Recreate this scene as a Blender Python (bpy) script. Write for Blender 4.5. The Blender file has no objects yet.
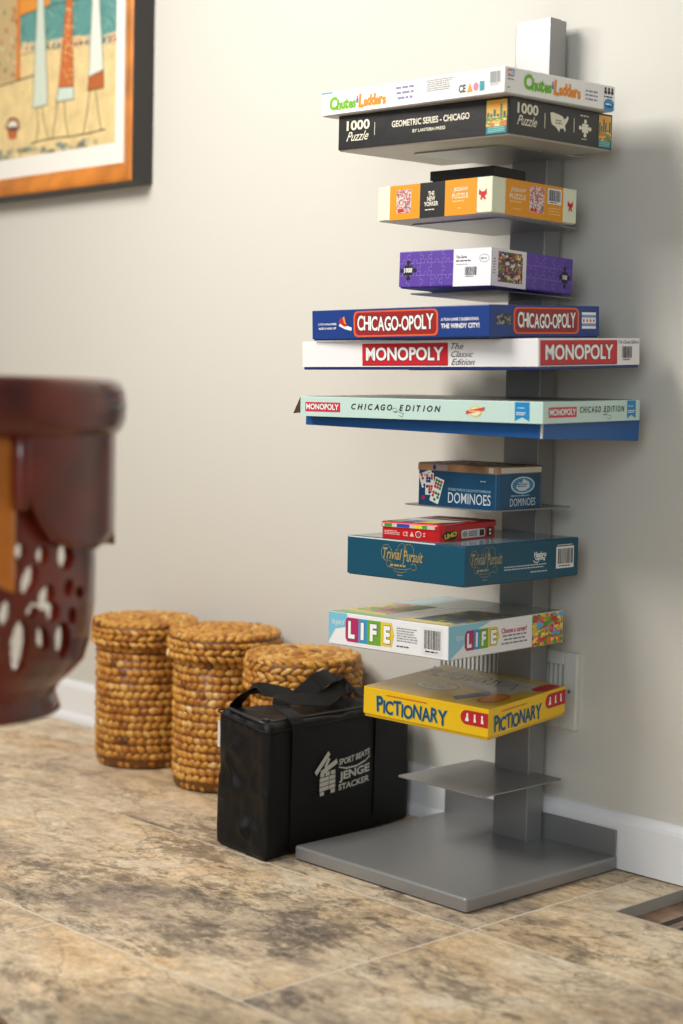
import bpy, bmesh, math, random
from mathutils import Vector, Matrix, noise
random.seed(7)
SC = bpy.context.scene
COL = SC.collection
PI = math.pi

# ------------------------------------------------------------------ materials
def lin(c):
    c = c / 255.0
    return c / 12.92 if c <= 0.04045 else ((c + 0.055) / 1.055) ** 2.4

def rgb(r, g, b):
    return (lin(r), lin(g), lin(b), 1.0)

MATS = {}
def mat(name, col, rough=0.45, metal=0.0, spec=0.5, bump=0.0, bscale=400.0, var=0.0, coat=0.0, vscale=30.0):
    if name in MATS:
        return MATS[name]
    m = bpy.data.materials.new(name)
    m.use_nodes = True
    nt = m.node_tree
    b = nt.nodes['Principled BSDF']
    c = rgb(*col)
    b.inputs['Base Color'].default_value = c
    b.inputs['Roughness'].default_value = rough
    b.inputs['Metallic'].default_value = metal
    b.inputs['Specular IOR Level'].default_value = spec
    b.inputs['Coat Weight'].default_value = coat
    b.inputs['Coat Roughness'].default_value = 0.15
    tc = nt.nodes.new('ShaderNodeTexCoord')
    if var > 0:
        n = nt.nodes.new('ShaderNodeTexNoise')
        n.inputs['Scale'].default_value = vscale
        n.inputs['Detail'].default_value = 5
        nt.links.new(tc.outputs['Object'], n.inputs['Vector'])
        r = nt.nodes.new('ShaderNodeValToRGB')
        r.color_ramp.elements[0].position = 0.3
        r.color_ramp.elements[1].position = 0.7
        r.color_ramp.elements[0].color = (c[0] * (1 - var), c[1] * (1 - var), c[2] * (1 - var), 1)
        r.color_ramp.elements[1].color = (min(1, c[0] * (1 + var)), min(1, c[1] * (1 + var)), min(1, c[2] * (1 + var)), 1)
        nt.links.new(n.outputs['Fac'], r.inputs['Fac'])
        nt.links.new(r.outputs['Color'], b.inputs['Base Color'])
    if bump > 0:
        n = nt.nodes.new('ShaderNodeTexNoise')
        n.inputs['Scale'].default_value = bscale
        n.inputs['Detail'].default_value = 3
        nt.links.new(tc.outputs['Object'], n.inputs['Vector'])
        bp = nt.nodes.new('ShaderNodeBump')
        bp.inputs['Strength'].default_value = bump
        bp.inputs['Distance'].default_value = 0.002
        nt.links.new(n.outputs['Fac'], bp.inputs['Height'])
        nt.links.new(bp.outputs['Normal'], b.inputs['Normal'])
    MATS[name] = m
    return m

def ink(r, g, b, rough=0.42):
    return mat('ink_%d_%d_%d' % (r, g, b), (r, g, b), rough)

# ------------------------------------------------------------------ mesh builder
_font_cache = {}
def glyphs(s, bold=0.0, shear=0.0):
    key = (s, bold, shear)
    if key in _font_cache:
        return _font_cache[key]
    cu = bpy.data.curves.new('t', 'FONT')
    cu.body = s
    cu.size = 1
    cu.offset = bold
    cu.shear = shear
    cu.resolution_u = 3
    o = bpy.data.objects.new('t', cu)
    COL.objects.link(o)
    dg = bpy.context.evaluated_depsgraph_get()
    me = o.evaluated_get(dg).to_mesh()
    vs = [(v.co.x, v.co.y) for v in me.vertices]
    fs = [tuple(p.vertices) for p in me.polygons]
    o.evaluated_get(dg).to_mesh_clear()
    bpy.data.objects.remove(o)
    bpy.data.curves.remove(cu)
    _font_cache[key] = (vs, fs)
    return vs, fs

class MB:
    def __init__(s):
        s.v, s.f, s.m, s.mats, s.sm = [], [], [], [], []
    def mi(s, m):
        if m not in s.mats:
            s.mats.append(m)
        return s.mats.index(m)
    def add(s, vs, fs, m, smooth=False):
        o = len(s.v)
        s.v += [tuple(v) for v in vs]
        i = s.mi(m)
        for f in fs:
            s.f.append(tuple(o + k for k in f))
            s.m.append(i)
            s.sm.append(smooth)
    def bm(s, b, m, smooth=False, M=None):
        b.verts.index_update()
        vs = [(M @ v.co) if M else v.co.copy() for v in b.verts]
        s.add(vs, [[v.index for v in f.verts] for f in b.faces], m, smooth)
        b.free()
    def box(s, x0, x1, y0, y1, z0, z1, m, bev=0.0, seg=2, M=None):
        b = bmesh.new()
        bmesh.ops.create_cube(b, size=1)
        for v in b.verts:
            v.co = ((x0 + x1) / 2 + v.co.x * (x1 - x0), (y0 + y1) / 2 + v.co.y * (y1 - y0), (z0 + z1) / 2 + v.co.z * (z1 - z0))
        if bev > 0:
            bmesh.ops.bevel(b, geom=b.edges[:], offset=bev, segments=seg, profile=0.5, affect='EDGES')
        s.bm(b, m, M=M)
    def shell(s, w, d, z0, z1, t, m, bev, inner=None):   # open at the bottom
        b = bmesh.new()
        bmesh.ops.create_cube(b, size=1)
        for v in b.verts:
            v.co = (v.co.x * w, v.co.y * d, (z0 + z1) / 2 + v.co.z * (z1 - z0))
        bot = [f for f in b.faces if f.normal.z < -0.5][0]
        eds = [e for e in b.edges if e not in bot.edges]
        bmesh.ops.bevel(b, geom=eds, offset=bev, segments=2, profile=0.5, affect='EDGES')
        bot = [f for f in b.faces if f.normal.z < -0.5][0]
        r = bmesh.ops.inset_region(b, faces=[bot], thickness=t)
        g = bmesh.ops.extrude_face_region(b, geom=[bot])
        nv = [e for e in g['geom'] if isinstance(e, bmesh.types.BMVert)]
        bmesh.ops.translate(b, verts=nv, vec=(0, 0, (z1 - z0) - t))
        bmesh.ops.delete(b, geom=[bot], context='FACES_ONLY') if bot.is_valid else None
        s.bm(b, m)
    def tube(s, pts, r, m, n=8, closed=False):
        pts = [Vector(p) for p in pts]
        vs, fs = [], []
        N = len(pts)
        for i, p in enumerate(pts):
            a = pts[i - 1] if (i > 0 or closed) else pts[i]
            c = pts[(i + 1) % N] if (i < N - 1 or closed) else pts[i]
            t = (c - a).normalized()
            up = Vector((0, 0, 1)) if abs(t.z) < 0.95 else Vector((1, 0, 0))
            x = t.cross(up).normalized()
            y = x.cross(t)
            rr = r[i] if isinstance(r, (list, tuple)) else r
            for k in range(n):
                an = 2 * PI * k / n
                vs.append(p + x * rr * math.cos(an) + y * rr * math.sin(an))
        for i in range(N if closed else N - 1):
            j = (i + 1) % N
            for k in range(n):
                k2 = (k + 1) % n
                fs.append((i * n + k, i * n + k2, j * n + k2, j * n + k))
        if not closed:
            fs.append(tuple(range(n))[::-1])
            fs.append(tuple((N - 1) * n + k for k in range(n)))
        s.add(vs, fs, m, True)
    def build(s, name, parent=None, sharp=None):
        me = bpy.data.meshes.new(name)
        me.from_pydata(s.v, [], s.f)
        for m in s.mats:
            me.materials.append(m)
        me.polygons.foreach_set('material_index', s.m)
        me.polygons.foreach_set('use_smooth', s.sm)
        me.update()
        o = bpy.data.objects.new(name, me)
        COL.objects.link(o)
        if parent:
            o.parent = parent
        return o

def thing(name, label, cat, loc=(0, 0, 0), rz=0, group=None):
    o = bpy.data.objects.new(name, None)
    o.empty_display_size = 0.05
    COL.objects.link(o)
    o.location = loc
    o.rotation_euler = (0, 0, rz)
    o['label'] = label
    o['category'] = cat
    if group:
        o['group'] = group
    return o

# ------------------------------------------------------------------ printed graphics on box faces
class Art:
    """Prints on the faces of a box w x d x h standing on z = 0, centred in x and y."""
    def __init__(s, mb, w, d, h):
        s.mb, s.w, s.d, s.h = mb, w, d, h
    def P(s, f, u, v, L):
        e = 0.00022 + 0.00016 * L
        w, d, h = s.w, s.d, s.h
        if f == 'F':
            return (-w / 2 + u * w, -d / 2 - e, v * h)
        if f == 'R':
            return (w / 2 + e, -d / 2 + u * d, v * h)
        return (-w / 2 + u * w, -d / 2 + v * d, h + e)
    def poly(s, f, pts, m, L=1):
        s.mb.add([s.P(f, u, v, L) for u, v in pts], [tuple(range(len(pts)))], m)
    def rect(s, f, u0, v0, u1, v1, m, L=1):
        s.poly(f, [(u0, v0), (u1, v0), (u1, v1), (u0, v1)], m, L)
    def asp(s, f):
        return {'F': s.w / s.h, 'R': s.d / s.h, 'T': s.w / s.d}[f]
    def disc(s, f, u, v, ru, rv, m, L=1, n=20, t0=0, t1=2 * PI):
        s.poly(f, [(u + ru * math.cos(t0 + (t1 - t0) * k / n), v + rv * math.sin(t0 + (t1 - t0) * k / n)) for k in range(n if t1 - t0 > 6 else n + 1)], m, L)
    def rrect(s, f, u0, v0, u1, v1, m, L=1, r=0.3, left=True, right=True):
        a = s.asp(f)
        rv = r * (v1 - v0)
        ru = min(rv / a, (u1 - u0) / 2)
        pts = []
        for cu, cv, a0, on in ((u1 - ru, v1 - rv, 0, right), (u0 + ru, v1 - rv, PI / 2, left), (u0 + ru, v0 + rv, PI, left), (u1 - ru, v0 + rv, 3 * PI / 2, right)):
            if on:
                pts += [(cu + ru * math.cos(a0 + k * PI / 8), cv + rv * math.sin(a0 + k * PI / 8)) for k in range(5)]
            else:
                pts.append((u1 if a0 in (0, 3 * PI / 2) else u0, v1 if a0 in (0, PI / 2) else v0))
        s.poly(f, pts, m, L)
    def line(s, f, pts, wd, m, L=1):
        """stroke through (u, v) points, wd in face heights"""
        a = s.asp(f)
        q = [Vector((u * a, v)) for u, v in pts]
        for i in range(len(q) - 1):
            t = (q[i + 1] - q[i])
            if t.length < 1e-9:
                continue
            t.normalize()
            n = Vector((-t.y, t.x)) * wd / 2
            e = t * wd * 0.3
            s.poly(f, [((p.x) / a, p.y) for p in (q[i] - n - e, q[i + 1] - n + e, q[i + 1] + n + e, q[i] + n - e)], m, L)
    def text(s, f, string, u0, v0, u1, v1, m, L=2, bold=0.0, shear=0.0, outline=(), jit=None, skew=0.0, gap=0.07):
        a = s.asp(f)
        def geom(b):
            if not jit:
                vs, fs = glyphs(string, b, shear)
                return list(vs), list(fs)
            vs, fs, x = [], [], 0.0
            for i, ch in enumerate(string):
                if ch == ' ':
                    x += 0.3
                    continue
                gv0, _ = glyphs(ch, 0.0, shear)
                gv, gf = glyphs(ch, b, shear)
                mn, mx = min(p[0] for p in gv0), max(p[0] for p in gv0)
                dy, rot, sc = jit[i % len(jit)]
                cx, cy = (mn + mx) / 2, 0.35
                c, sn = math.cos(rot), math.sin(rot)
                o = len(vs)
                for px, py in gv:
                    X, Y = (px - cx) * sc, (py - cy) * sc
                    vs.append((x + (mx - mn) * sc / 2 + c * X - sn * Y, cy + dy + sn * X + c * Y))
                fs += [tuple(o + k for k in q) for q in gf]
                x += (mx - mn) * sc + gap
            return vs, fs
        base, fs = geom(bold)
        if not base:
            return
        x0, x1 = min(p[0] for p in base), max(p[0] for p in base)
        y0, y1 = min(p[1] for p in base), max(p[1] for p in base)
        def put(vs, fs, mm, LL):
            out = []
            for px, py in vs:
                fu, fv = (px - x0) / (x1 - x0), (py - y0) / (y1 - y0)
                out.append(s.P(f, u0 + fu * (u1 - u0), v0 + fv * (v1 - v0) + skew * fu, LL))
            s.mb.add(out, fs, mm)
        n = len(outline)
        for k, (off, mm) in enumerate(outline):
            vs, f2 = geom(bold + off)
            put(vs, f2, mm, L + k * 1.0)
        put(base, fs, m, L + n)
    def small(s, f, u0, v0, u1, v1, m, L=2, rows=3, fill=0.5, ragged=0.25, center=False):
        """rows of tiny unreadable print"""
        rh = (v1 - v0) / rows
        a = s.asp(f)
        rnd = random.Random(int(u0 * 1000 + v0 * 77 + rows))
        for r in range(rows):
            v = v1 - (r + 0.5) * rh
            ln = (u1 - u0) * (1 - ragged * rnd.random())
            b = u0 + ((u1 - u0) - ln) / 2 if center else u0
            u = b
            while u < b + ln:
                wl = rnd.uniform(0.6, 2.2) * rh / a
                e = min(u + wl, b + ln)
                s.rect(f, u, v - rh * fill / 2, e, v + rh * fill / 2, m, L)
                u = e + 0.35 * rh / a
    def barcode(s, f, u0, v0, u1, v1, L=2, paper=True, bar=(40, 40, 45), n=22):
        if paper:
            s.rect(f, u0, v0, u1, v1, ink(225, 225, 222), L)
        du, dv = (u1 - u0), (v1 - v0)
        rnd = random.Random(int(u0 * 991))
        u = u0 + du * 0.1
        while u < u1 - du * 0.1:
            wd = du * 0.8 / n * rnd.choice([0.5, 0.9, 1.3])
            s.rect(f, u, v0 + dv * 0.2, u + wd, v1 - dv * 0.1, ink(*bar), L + 1)
            u += wd + du * 0.8 / n * rnd.choice([0.5, 0.8])
        s.small(f, u0 + du * 0.15, v0 + dv * 0.05, u1 - du * 0.15, v0 + dv * 0.16, ink(*bar), L + 1, 1)
    def patches(s, f, u0, v0, u1, v1, cols, nu, nv, L=2, seed=1, jitter=0.6):
        """a little printed picture made of blots"""
        rnd = random.Random(seed)
        du, dv = (u1 - u0) / nu, (v1 - v0) / nv
        s.rect(f, u0, v0, u1, v1, ink(*cols[0]), L)
        for i in range(nu * 2):
            for j in range(nv * 2):
                c = rnd.choice(cols)
                cu, cv = u0 + (i / 2 + rnd.uniform(-0.2, 0.9)) * du, v0 + (j / 2 + rnd.uniform(-0.2, 0.9)) * dv
                n, rs, an0 = 7, rnd.uniform(0.2, 0.3 + jitter * 0.6), rnd.random() * 6
                sx, sy = rnd.uniform(0.6, 1.6), rnd.uniform(0.6, 1.4)
                pts = []
                for k in range(n):
                    an = an0 + 2 * PI * k / n
                    rr = rs * rnd.uniform(0.7, 1.2)
                    pts.append((min(u1, max(u0, cu + du * sx * rr * math.cos(an))), min(v1, max(v0, cv + dv * sy * rr * math.sin(an)))))
                s.poly(f, pts, ink(*c), L + 0.3 + 0.8 * rnd.random())
    def jig(s, f, u, v, ru, rv, m, L=2):
        """a single jigsaw piece with four knobs"""
        s.rect(f, u - ru * 0.5, v - rv * 0.5, u + ru * 0.5, v + rv * 0.5, m, L)
        for dx, dy in ((1, 0), (-1, 0), (0, 1), (0, -1)):
            s.disc(f, u + dx * ru * 0.78, v + dy * rv * 0.78, ru * 0.24, rv * 0.24, m, L + 0.1, 14)
            s.rect(f, u + dx * ru * 0.5 - ru * 0.12, v + dy * rv * 0.5 - rv * 0.12, u + dx * ru * 0.5 + ru * 0.12, v + dy * rv * 0.5 + rv * 0.12, m, L + 0.2)

# box frames: centre x, centre y, turn (deg), width, depth, height, bottom z, lean in x, lean in y
BOX = {
 'puzzle': (0.2099, -0.2079, 0.44, 0.3954, 0.2722, 0.0613, 1.2695, -0.0186, 0.0178),
 'chutes': (0.2062, -0.2274, -1.69, 0.4401, 0.2749, 0.0420, 1.3308, -0.0186, 0.0178),
 'cartoon': (0.2149, -0.1982, 0.98, 0.2621, 0.2268, 0.0602, 1.1456, 0.0030, -0.0025),
 'tray': (0.2137, -0.1968, 3.94, 0.1413, 0.0914, 0.0300, 1.2060, 0.0030, -0.0025),
 'purple': (0.2598, -0.2191, 3.83, 0.1991, 0.2320, 0.0623, 1.0237, 0.0020, -0.0129),
 'white': (0.2109, -0.2087, 3.0200, 0.5281, 0.2895, 0.0501, 0.8914, 0.0036, 0.0403),
 'blue': (0.2052, -0.2411, -1.2900, 0.4290, 0.2767, 0.0531, 0.9419, 0.0038, 0.0403),
 'mint_tray': (0.2168, -0.2073, 3.8300, 0.5235, 0.2840, 0.0435, 0.7791, -0.0153, -0.0158),
 'mint_lid': (0.2297, -0.2274, 4.7100, 0.5253, 0.2882, 0.0349, 0.8052, -0.0023, 0.0257),
 'tin': (0.2199, -0.1762, 3.09, 0.1817, 0.1323, 0.0753, 0.6491, -0.0047, 0.0093),
 'teal': (0.2241, -0.2185, 1.4500, 0.2722, 0.3079, 0.0682, 0.5285, 0.0025, 0.0070),
 'red': (0.2127, -0.2706, 9.1000, 0.1273, 0.1789, 0.0291, 0.5969, 0.0025, 0.0070),
 'life': (0.1979, -0.2276, 3.0800, 0.2734, 0.3221, 0.0583, 0.4038, 0.0085, 0.0068),
 'yellow': (0.2334, -0.2143, 8.47, 0.2618, 0.2511, 0.0535, 0.2772, -0.0339, 0.0302),
}
def frame_matrix(x, y, z, rdeg, a, b):
    r = math.radians(rdeg)
    up = Vector((-a, -b, 1)).normalized()
    xa = Vector((math.cos(r), math.sin(r), a * math.cos(r) + b * math.sin(r))).normalized()
    ya = up.cross(xa)
    M = Matrix((xa, ya, up)).transposed().to_4x4()
    M.translation = (x, y, z)
    return M
def box_thing(key, name, label, cat, group=None):
    cx, cy, r, w, d, h, z, a, b = BOX[key]
    o = thing(name, label, cat, group=group)
    o.matrix_world = frame_matrix(cx, cy, z, r, a, b)
    return o, w, d, h

def card_box(key, name, label, lidm, traym, gap=0.003, group='boxed games on the shelf tower'):
    o, w, d, h = box_thing(key, name, label, 'game box', group)
    t = MB()
    t.box(-w / 2 + 0.002, w / 2 - 0.002, -d / 2 + 0.002, d / 2 - 0.002, 0, h * 0.6, traym, 0.001, 1)
    t.build('tray', o)
    l = MB()
    l.shell(w, d, gap, h, 0.0015, lidm, 0.0014)
    return o, l, Art(l, w, d, h)

# ================================================================== SETTING
def floor_material():
    m = bpy.data.materials.new('stone_look_tile')
    m.use_nodes = True
    nt = m.node_tree
    N, Lk = nt.nodes, nt.links
    b = N['Principled BSDF']
    def nd(t, **kw):
        n = N.new(t)
        for k, v in kw.items():
            setattr(n, k, v)
        return n
    def mth(op, a, c=None, clamp=False):
        n = nd('ShaderNodeMath', operation=op)
        n.use_clamp = clamp
        for i, x in enumerate((a, c)):
            if x is None:
                continue
            if isinstance(x, (int, float)):
                n.inputs[i].default_value = x
            else:
                Lk.new(x, n.inputs[i])
        return n.outputs[0]
    geo = nd('ShaderNodeNewGeometry')
    sep = nd('ShaderNodeSeparateXYZ')
    Lk.new(geo.outputs['Position'], sep.inputs[0])
    X, Y = sep.outputs[0], sep.outputs[1]
    TW, TH = 1.44, 0.48
    rowf = mth('DIVIDE', mth('ADD', Y, 0.457), TH)
    row = mth('FLOOR', rowf)
    # the two rows nearest the wall line up, further rows shift by half a tile
    shift = mth('MULTIPLY', mth('LESS_THAN', row, -1.5), 0.447)
    colf = mth('DIVIDE', mth('ADD', mth('SUBTRACT', X, 0.477), shift), TW)
    colI = mth('FLOOR', colf)
    def edge(fr, size):
        f = mth('FRACT', fr)
        return mth('MULTIPLY', mth('MINIMUM', f, mth('SUBTRACT', 1.0, f)), size)
    de = mth('MINIMUM', edge(rowf, TH), edge(colf, TW))
    grout = mth('LESS_THAN', de, 0.0017)
    # per-tile shift of the print
    cmb = nd('ShaderNodeCombineXYZ')
    Lk.new(colI, cmb.inputs[0]); Lk.new(row, cmb.inputs[1])
    wn = nd('ShaderNodeTexWhiteNoise')
    wn.noise_dimensions = '3D'
    Lk.new(cmb.outputs[0], wn.inputs['Vector'])
    sc = nd('ShaderNodeVectorMath', operation='SCALE')
    sc.inputs['Scale'].default_value = 9.0
    Lk.new(wn.outputs['Color'], sc.inputs[0])
    add = nd('ShaderNodeVectorMath', operation='ADD')
    Lk.new(geo.outputs['Position'], add.inputs[0]); Lk.new(sc.outputs[0], add.inputs[1])
    def mapping(rot, scale):
        mp = nd('ShaderNodeMapping')
        mp.inputs['Rotation'].default_value = (0, 0, rot)
        mp.inputs['Scale'].default_value = scale
        Lk.new(add.outputs[0], mp.inputs['Vector'])
        return mp.outputs[0]
    def noi(vec, scale, detail, rough, dist):
        n = nd('ShaderNodeTexNoise')
        n.inputs['Scale'].default_value = scale
        n.inputs['Detail'].default_value = detail
        n.inputs['Roughness'].default_value = rough
        n.inputs['Distortion'].default_value = dist
        Lk.new(vec, n.inputs['Vector'])
        return n.outputs['Fac']
    def ramp(fac, stops):
        r = nd('ShaderNodeValToRGB')
        el = r.color_ramp.elements
        while len(el) < len(stops):
            el.new(0.5)
        for e, (p, c) in zip(el, stops):
            e.position = p
            e.color = rgb(*c)
        Lk.new(fac, r.inputs['Fac'])
        return r.outputs['Color']
    def mix(f, a, c, mode='MIX'):
        n = nd('ShaderNodeMix', data_type='RGBA', blend_type=mode)
        for sock, x in ((n.inputs[0], f), (n.inputs[6], a), (n.inputs[7], c)):
            if isinstance(x, (int, float)):
                sock.default_value = x
            elif isinstance(x, tuple):
                sock.default_value = x
            else:
                Lk.new(x, sock)
        return n.outputs[2]
    v1 = mapping(0.3, (1.0, 1.45, 1))
    n6 = noi(mapping(0.3, (1, 1.7, 1)), 22, 12, 0.8, 0.2)
    n1 = noi(v1, 2.6, 15, 0.76, 0.35)
    n1 = mth('ADD', n1, mth('MULTIPLY', mth('SUBTRACT', n6, 0.5), 0.38))
    base = ramp(n1, [(0.31, (74, 62, 52)), (0.39, (126, 106, 86)), (0.44, (176, 150, 120)), (0.49, (206, 180, 144)), (0.55, (226, 203, 168)), (0.65, (242, 227, 202))])
    n2 = noi(mapping(0.1, (1.0, 1.5, 1)), 2.2, 12, 0.7, 0.5)
    warm = ramp(n2, [(0.36, (150, 146, 138)), (0.48, (188, 174, 150)), (0.58, (208, 180, 138)), (0.66, (204, 150, 92))])
    c = mix(0.42, base, warm)
    n3 = noi(mapping(-0.2, (1.0, 1.3, 1)), 2.3, 15, 0.78, 0.3)
    n3 = mth('ADD', n3, mth('MULTIPLY', mth('SUBTRACT', n6, 0.5), -0.55))
    dark = mth('MULTIPLY', mth('SUBTRACT', n3, 0.55), 9.0, True)
    dark = mth('MINIMUM', mth('MAXIMUM', dark, 0.0), 0.55)
    c = mix(dark, c, rgb(84, 76, 66))
    # veins: narrow bands of a distorted noise
    n4 = noi(mapping(0.45, (1.0, 1.9, 1)), 2.6, 10, 0.62, 0.5)
    vein = mth('SUBTRACT', 1.0, mth('MULTIPLY', mth('ABSOLUTE', mth('SUBTRACT', n4, 0.5)), 70.0), True)
    vein = mth('MULTIPLY', mth('MAXIMUM', vein, 0.0), mth('MULTIPLY', n3, 0.9))
    c = mix(vein, c, rgb(70, 60, 50))
    # grain
    n5 = noi(mapping(0.0, (1, 1, 1)), 95, 4, 0.7, 0.0)
    grain = mth('ADD', mth('MULTIPLY', n5, 0.7), 0.65)
    grain = mth('MULTIPLY', grain, mth('ADD', mth('MULTIPLY', n6, 0.9), 0.56))
    gv = nd('ShaderNodeCombineColor')
    for i in range(3):
        Lk.new(grain, gv.inputs[i])
    c = mix(1.0, c, gv.outputs[0], 'MULTIPLY')
    c = mix(grout, c, rgb(218, 208, 190))
    Lk.new(c, b.inputs['Base Color'])
    b.inputs['Roughness'].default_value = 0.5
    b.inputs['Specular IOR Level'].default_value = 0.35
    bp = nd('ShaderNodeBump')
    bp.inputs['Strength'].default_value = 0.35
    bp.inputs['Distance'].default_value = 0.004
    hgt = mth('SUBTRACT', mth('ADD', mth('MULTIPLY', n1, 0.9), mth('MULTIPLY', n5, 0.15)), mth('MULTIPLY', grout, 0.3))
    Lk.new(hgt, bp.inputs['Height'])
    Lk.new(bp.outputs['Normal'], b.inputs['Normal'])
    return m

FLOOR = floor_material()
VX0, VX1, VY0, VY1 = 0.568, 0.86, -0.2015, -0.006
mb = MB()
xs = [-4.0, VX0, VX1, 3.4]
ys = [-4.5, VY0, VY1, 0.02]
for i in range(3):
    for j in range(3):
        if i == 1 and j == 1:
            continue
        mb.add([(xs[i], ys[j], 0), (xs[i + 1], ys[j], 0), (xs[i + 1], ys[j + 1], 0), (xs[i], ys[j + 1], 0)], [(0, 1, 2, 3)], FLOOR)
fl = mb.build('floor')
fl['kind'] = 'structure'

WALL = mat('greige_wall_paint', (211, 208, 198), 0.7, spec=0.25, bump=0.12, bscale=260)
mb = MB()
mb.box(-4.0, 3.4, 0.014, 0.12, -0.05, 2.6, WALL)
wl = mb.build('wall_back')
wl['kind'] = 'structure'

TRIM = mat('white_trim_paint', (238, 239, 240), 0.35, bump=0.05, bscale=60)
mb = MB()
prof = [(0.014, 0.0), (-0.011, 0.001), (-0.0112, 0.012), (-0.0085, 0.019), (-0.003, 0.0225), (-0.0005, 0.0235), (-0.0005, 0.086), (0.001, 0.093), (0.005, 0.0985), (0.0075, 0.1015), (0.014, 0.1035)]
prof = [(y + 0.001, z) for y, z in prof]
vs = []
for x in (-4.0, 0.0): vs += [(x, y, z) for y, z in prof]
n = len(prof)
mb.add(vs, [(k, k + n, k + n + 1, k + 1) for k in range(n - 1)], TRIM)
# to the right of the tower base the board has no shoe moulding
prof2 = [(0.015, 0.003), (0.0, 0.003), (0.0, 0.086), (0.002, 0.093), (0.006, 0.0985), (0.0085, 0.1015), (0.015, 0.1035)]
vs = []
for x in (0.0, 3.4): vs += [(x, y, z) for y, z in prof2]
n = len(prof2)
mb.add(vs, [(k, k + n, k + n + 1, k + 1) for k in range(n - 1)], TRIM)
bb = mb.build('baseboard_back')
bb['kind'] = 'structure'

# ================================================================== FLOOR REGISTER (bottom right)
VGREY = mat('grey_duct_metal', (168, 164, 154), 0.5, 0.1)
vt = thing('floor_register', 'recessed grey metal floor register beside the white baseboard at bottom right', 'vent', (VX0, VY0, 0))
mb = MB()
dp = 0.019
W_, D_ = VX1 - VX0, VY1 - VY0
mb.add([(0.0006, 0, 0.0006), (0.0006, D_, 0.0006), (0.0006, D_, -dp), (0.0006, 0, -dp)], [(0, 1, 2, 3)], VGREY)
mb.add([(W_, 0, 0.0004), (W_, D_, 0.0004), (W_, D_, -dp), (W_, 0, -dp)], [(3, 2, 1, 0)], VGREY)
mb.add([(0, D_ - 0.0006, 0.0006), (W_, D_ - 0.0006, 0.0006), (W_, D_ - 0.0006, -dp), (0, D_ - 0.0006, -dp)], [(0, 1, 2, 3)], VGREY)
mb.add([(0, 0, 0.0004), (W_, 0, 0.0004), (W_, 0, -dp), (0, 0, -dp)], [(3, 2, 1, 0)], VGREY)
for q in ((-0.003, 0, -0.003, D_), (W_, W_ + 0.003, -0.003, D_), (0, W_, -0.003, 0)):
    mb.box(q[0], q[1], q[2], q[3], -0.003, 0.0012, mat('register_edge', (176, 166, 150), 0.5))
mb.build('frame', vt)
mb = MB()
INS = mat('brown_marbled_insert', (128, 98, 74), 0.3, var=0.75, vscale=26, bump=0.1, bscale=80)
mb.add([(0, 0, -dp), (W_, 0, -dp), (W_, D_, -dp), (0, D_, -dp)], [(0, 1, 2, 3)], INS)
for k in range(6):
    x = 0.05 + k * 0.036
    mb.box(x, x + 0.014, 0.02, D_ - 0.02, -dp - 0.004, -dp + 0.0006, mat('register_slot', (38, 28, 22), 0.6))
mb.build('insert', vt)

# ================================================================== WALL REGISTER behind the tower
REGW = mat('register_white_enamel', (214, 214, 208), 0.4)
rg = thing('wall_register', 'white louvred wall register behind the shelf tower and the yellow box', 'vent', (0.128, 0.014, 0.306))
mb = MB()
hw, hh = 0.183, 0.0712
for q in ((-hw, -0.155, -hh, hh), (0.153, hw, -hh, hh), (-0.155, 0.153, 0.047, hh), (-0.155, 0.153, -hh, -0.047)):
    mb.box(q[0], q[1], -0.012, 0.0, q[2], q[3], REGW, 0.002, 2)
mb.build('frame', rg)
mb = MB()
mb.box(-0.155, 0.153, -0.003, -0.0005, -0.047, 0.047, mat('register_dark_inside', (52, 54, 52), 0.8))
for k in range(28):
    x = -0.150 + k * 0.0108
    mb.box(x, x + 0.0052, -0.0105, -0.003, -0.047, 0.047, REGW)
mb.build('louvres', rg)
for sx in (-1, 1):
    mb = MB()
    mb.tube([(sx * 0.168, -0.0118, 0), (sx * 0.168, -0.0135, 0)], 0.0035, mat('screw_steel', (150, 150, 145), 0.35, 0.8), 10)
    mb.build('screw', rg)

# ================================================================== SHELF TOWER
STEEL = mat('silver_painted_steel', (147, 147, 146), 0.34, 0.45, bump=0.03, bscale=900)
tw = thing('shelf_tower', 'tall silver metal spine shelf tower stacked with boxed games against the wall', 'shelf', (0, 0, 0))
BW, BD = 0.4186, 0.401
mb = MB()
b = bmesh.new()
bmesh.ops.create_cube(b, size=1)
for v in b.verts:
    v.co = (BW / 2 + v.co.x * BW, -0.0028 - BD / 2 + v.co.y * BD, 0.0146 + v.co.z * 0.0228)
bmesh.ops.bevel(b, geom=[e for e in b.edges if abs(e.verts[0].co.z - e.verts[1].co.z) > 0.01 and e.verts[0].co.y < -0.2], offset=0.006, segments=4, profile=0.5, affect='EDGES')
bmesh.ops.bevel(b, geom=[e for e in b.edges if e.verts[0].co.z > 0.02 and e.verts[1].co.z > 0.02 and min(e.verts[0].co.y, e.verts[1].co.y) < -0.1], offset=0.005, segments=4, profile=0.5, affect='EDGES')
mb.bm(b, STEEL)
for px, py in ((0.03, -0.37), (BW - 0.03, -0.37), (0.03, -0.04), (BW - 0.03, -0.04)):
    mb.tube([(px, py, 0.0), (px, py, 0.004)], 0.012, mat('black_rubber', (22, 22, 22), 0.7), 12)
mb.build('base_plate', tw)
mb = MB()
mb.box(0.0008, BW - 0.0008, -0.0062, -0.0028, 0.020, 0.0732, STEEL, 0.0008, 1)
mb.build('back_plate', tw)
SX, SW, SY, SD = 0.1703, 0.0821, -0.0564, 0.0443
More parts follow.
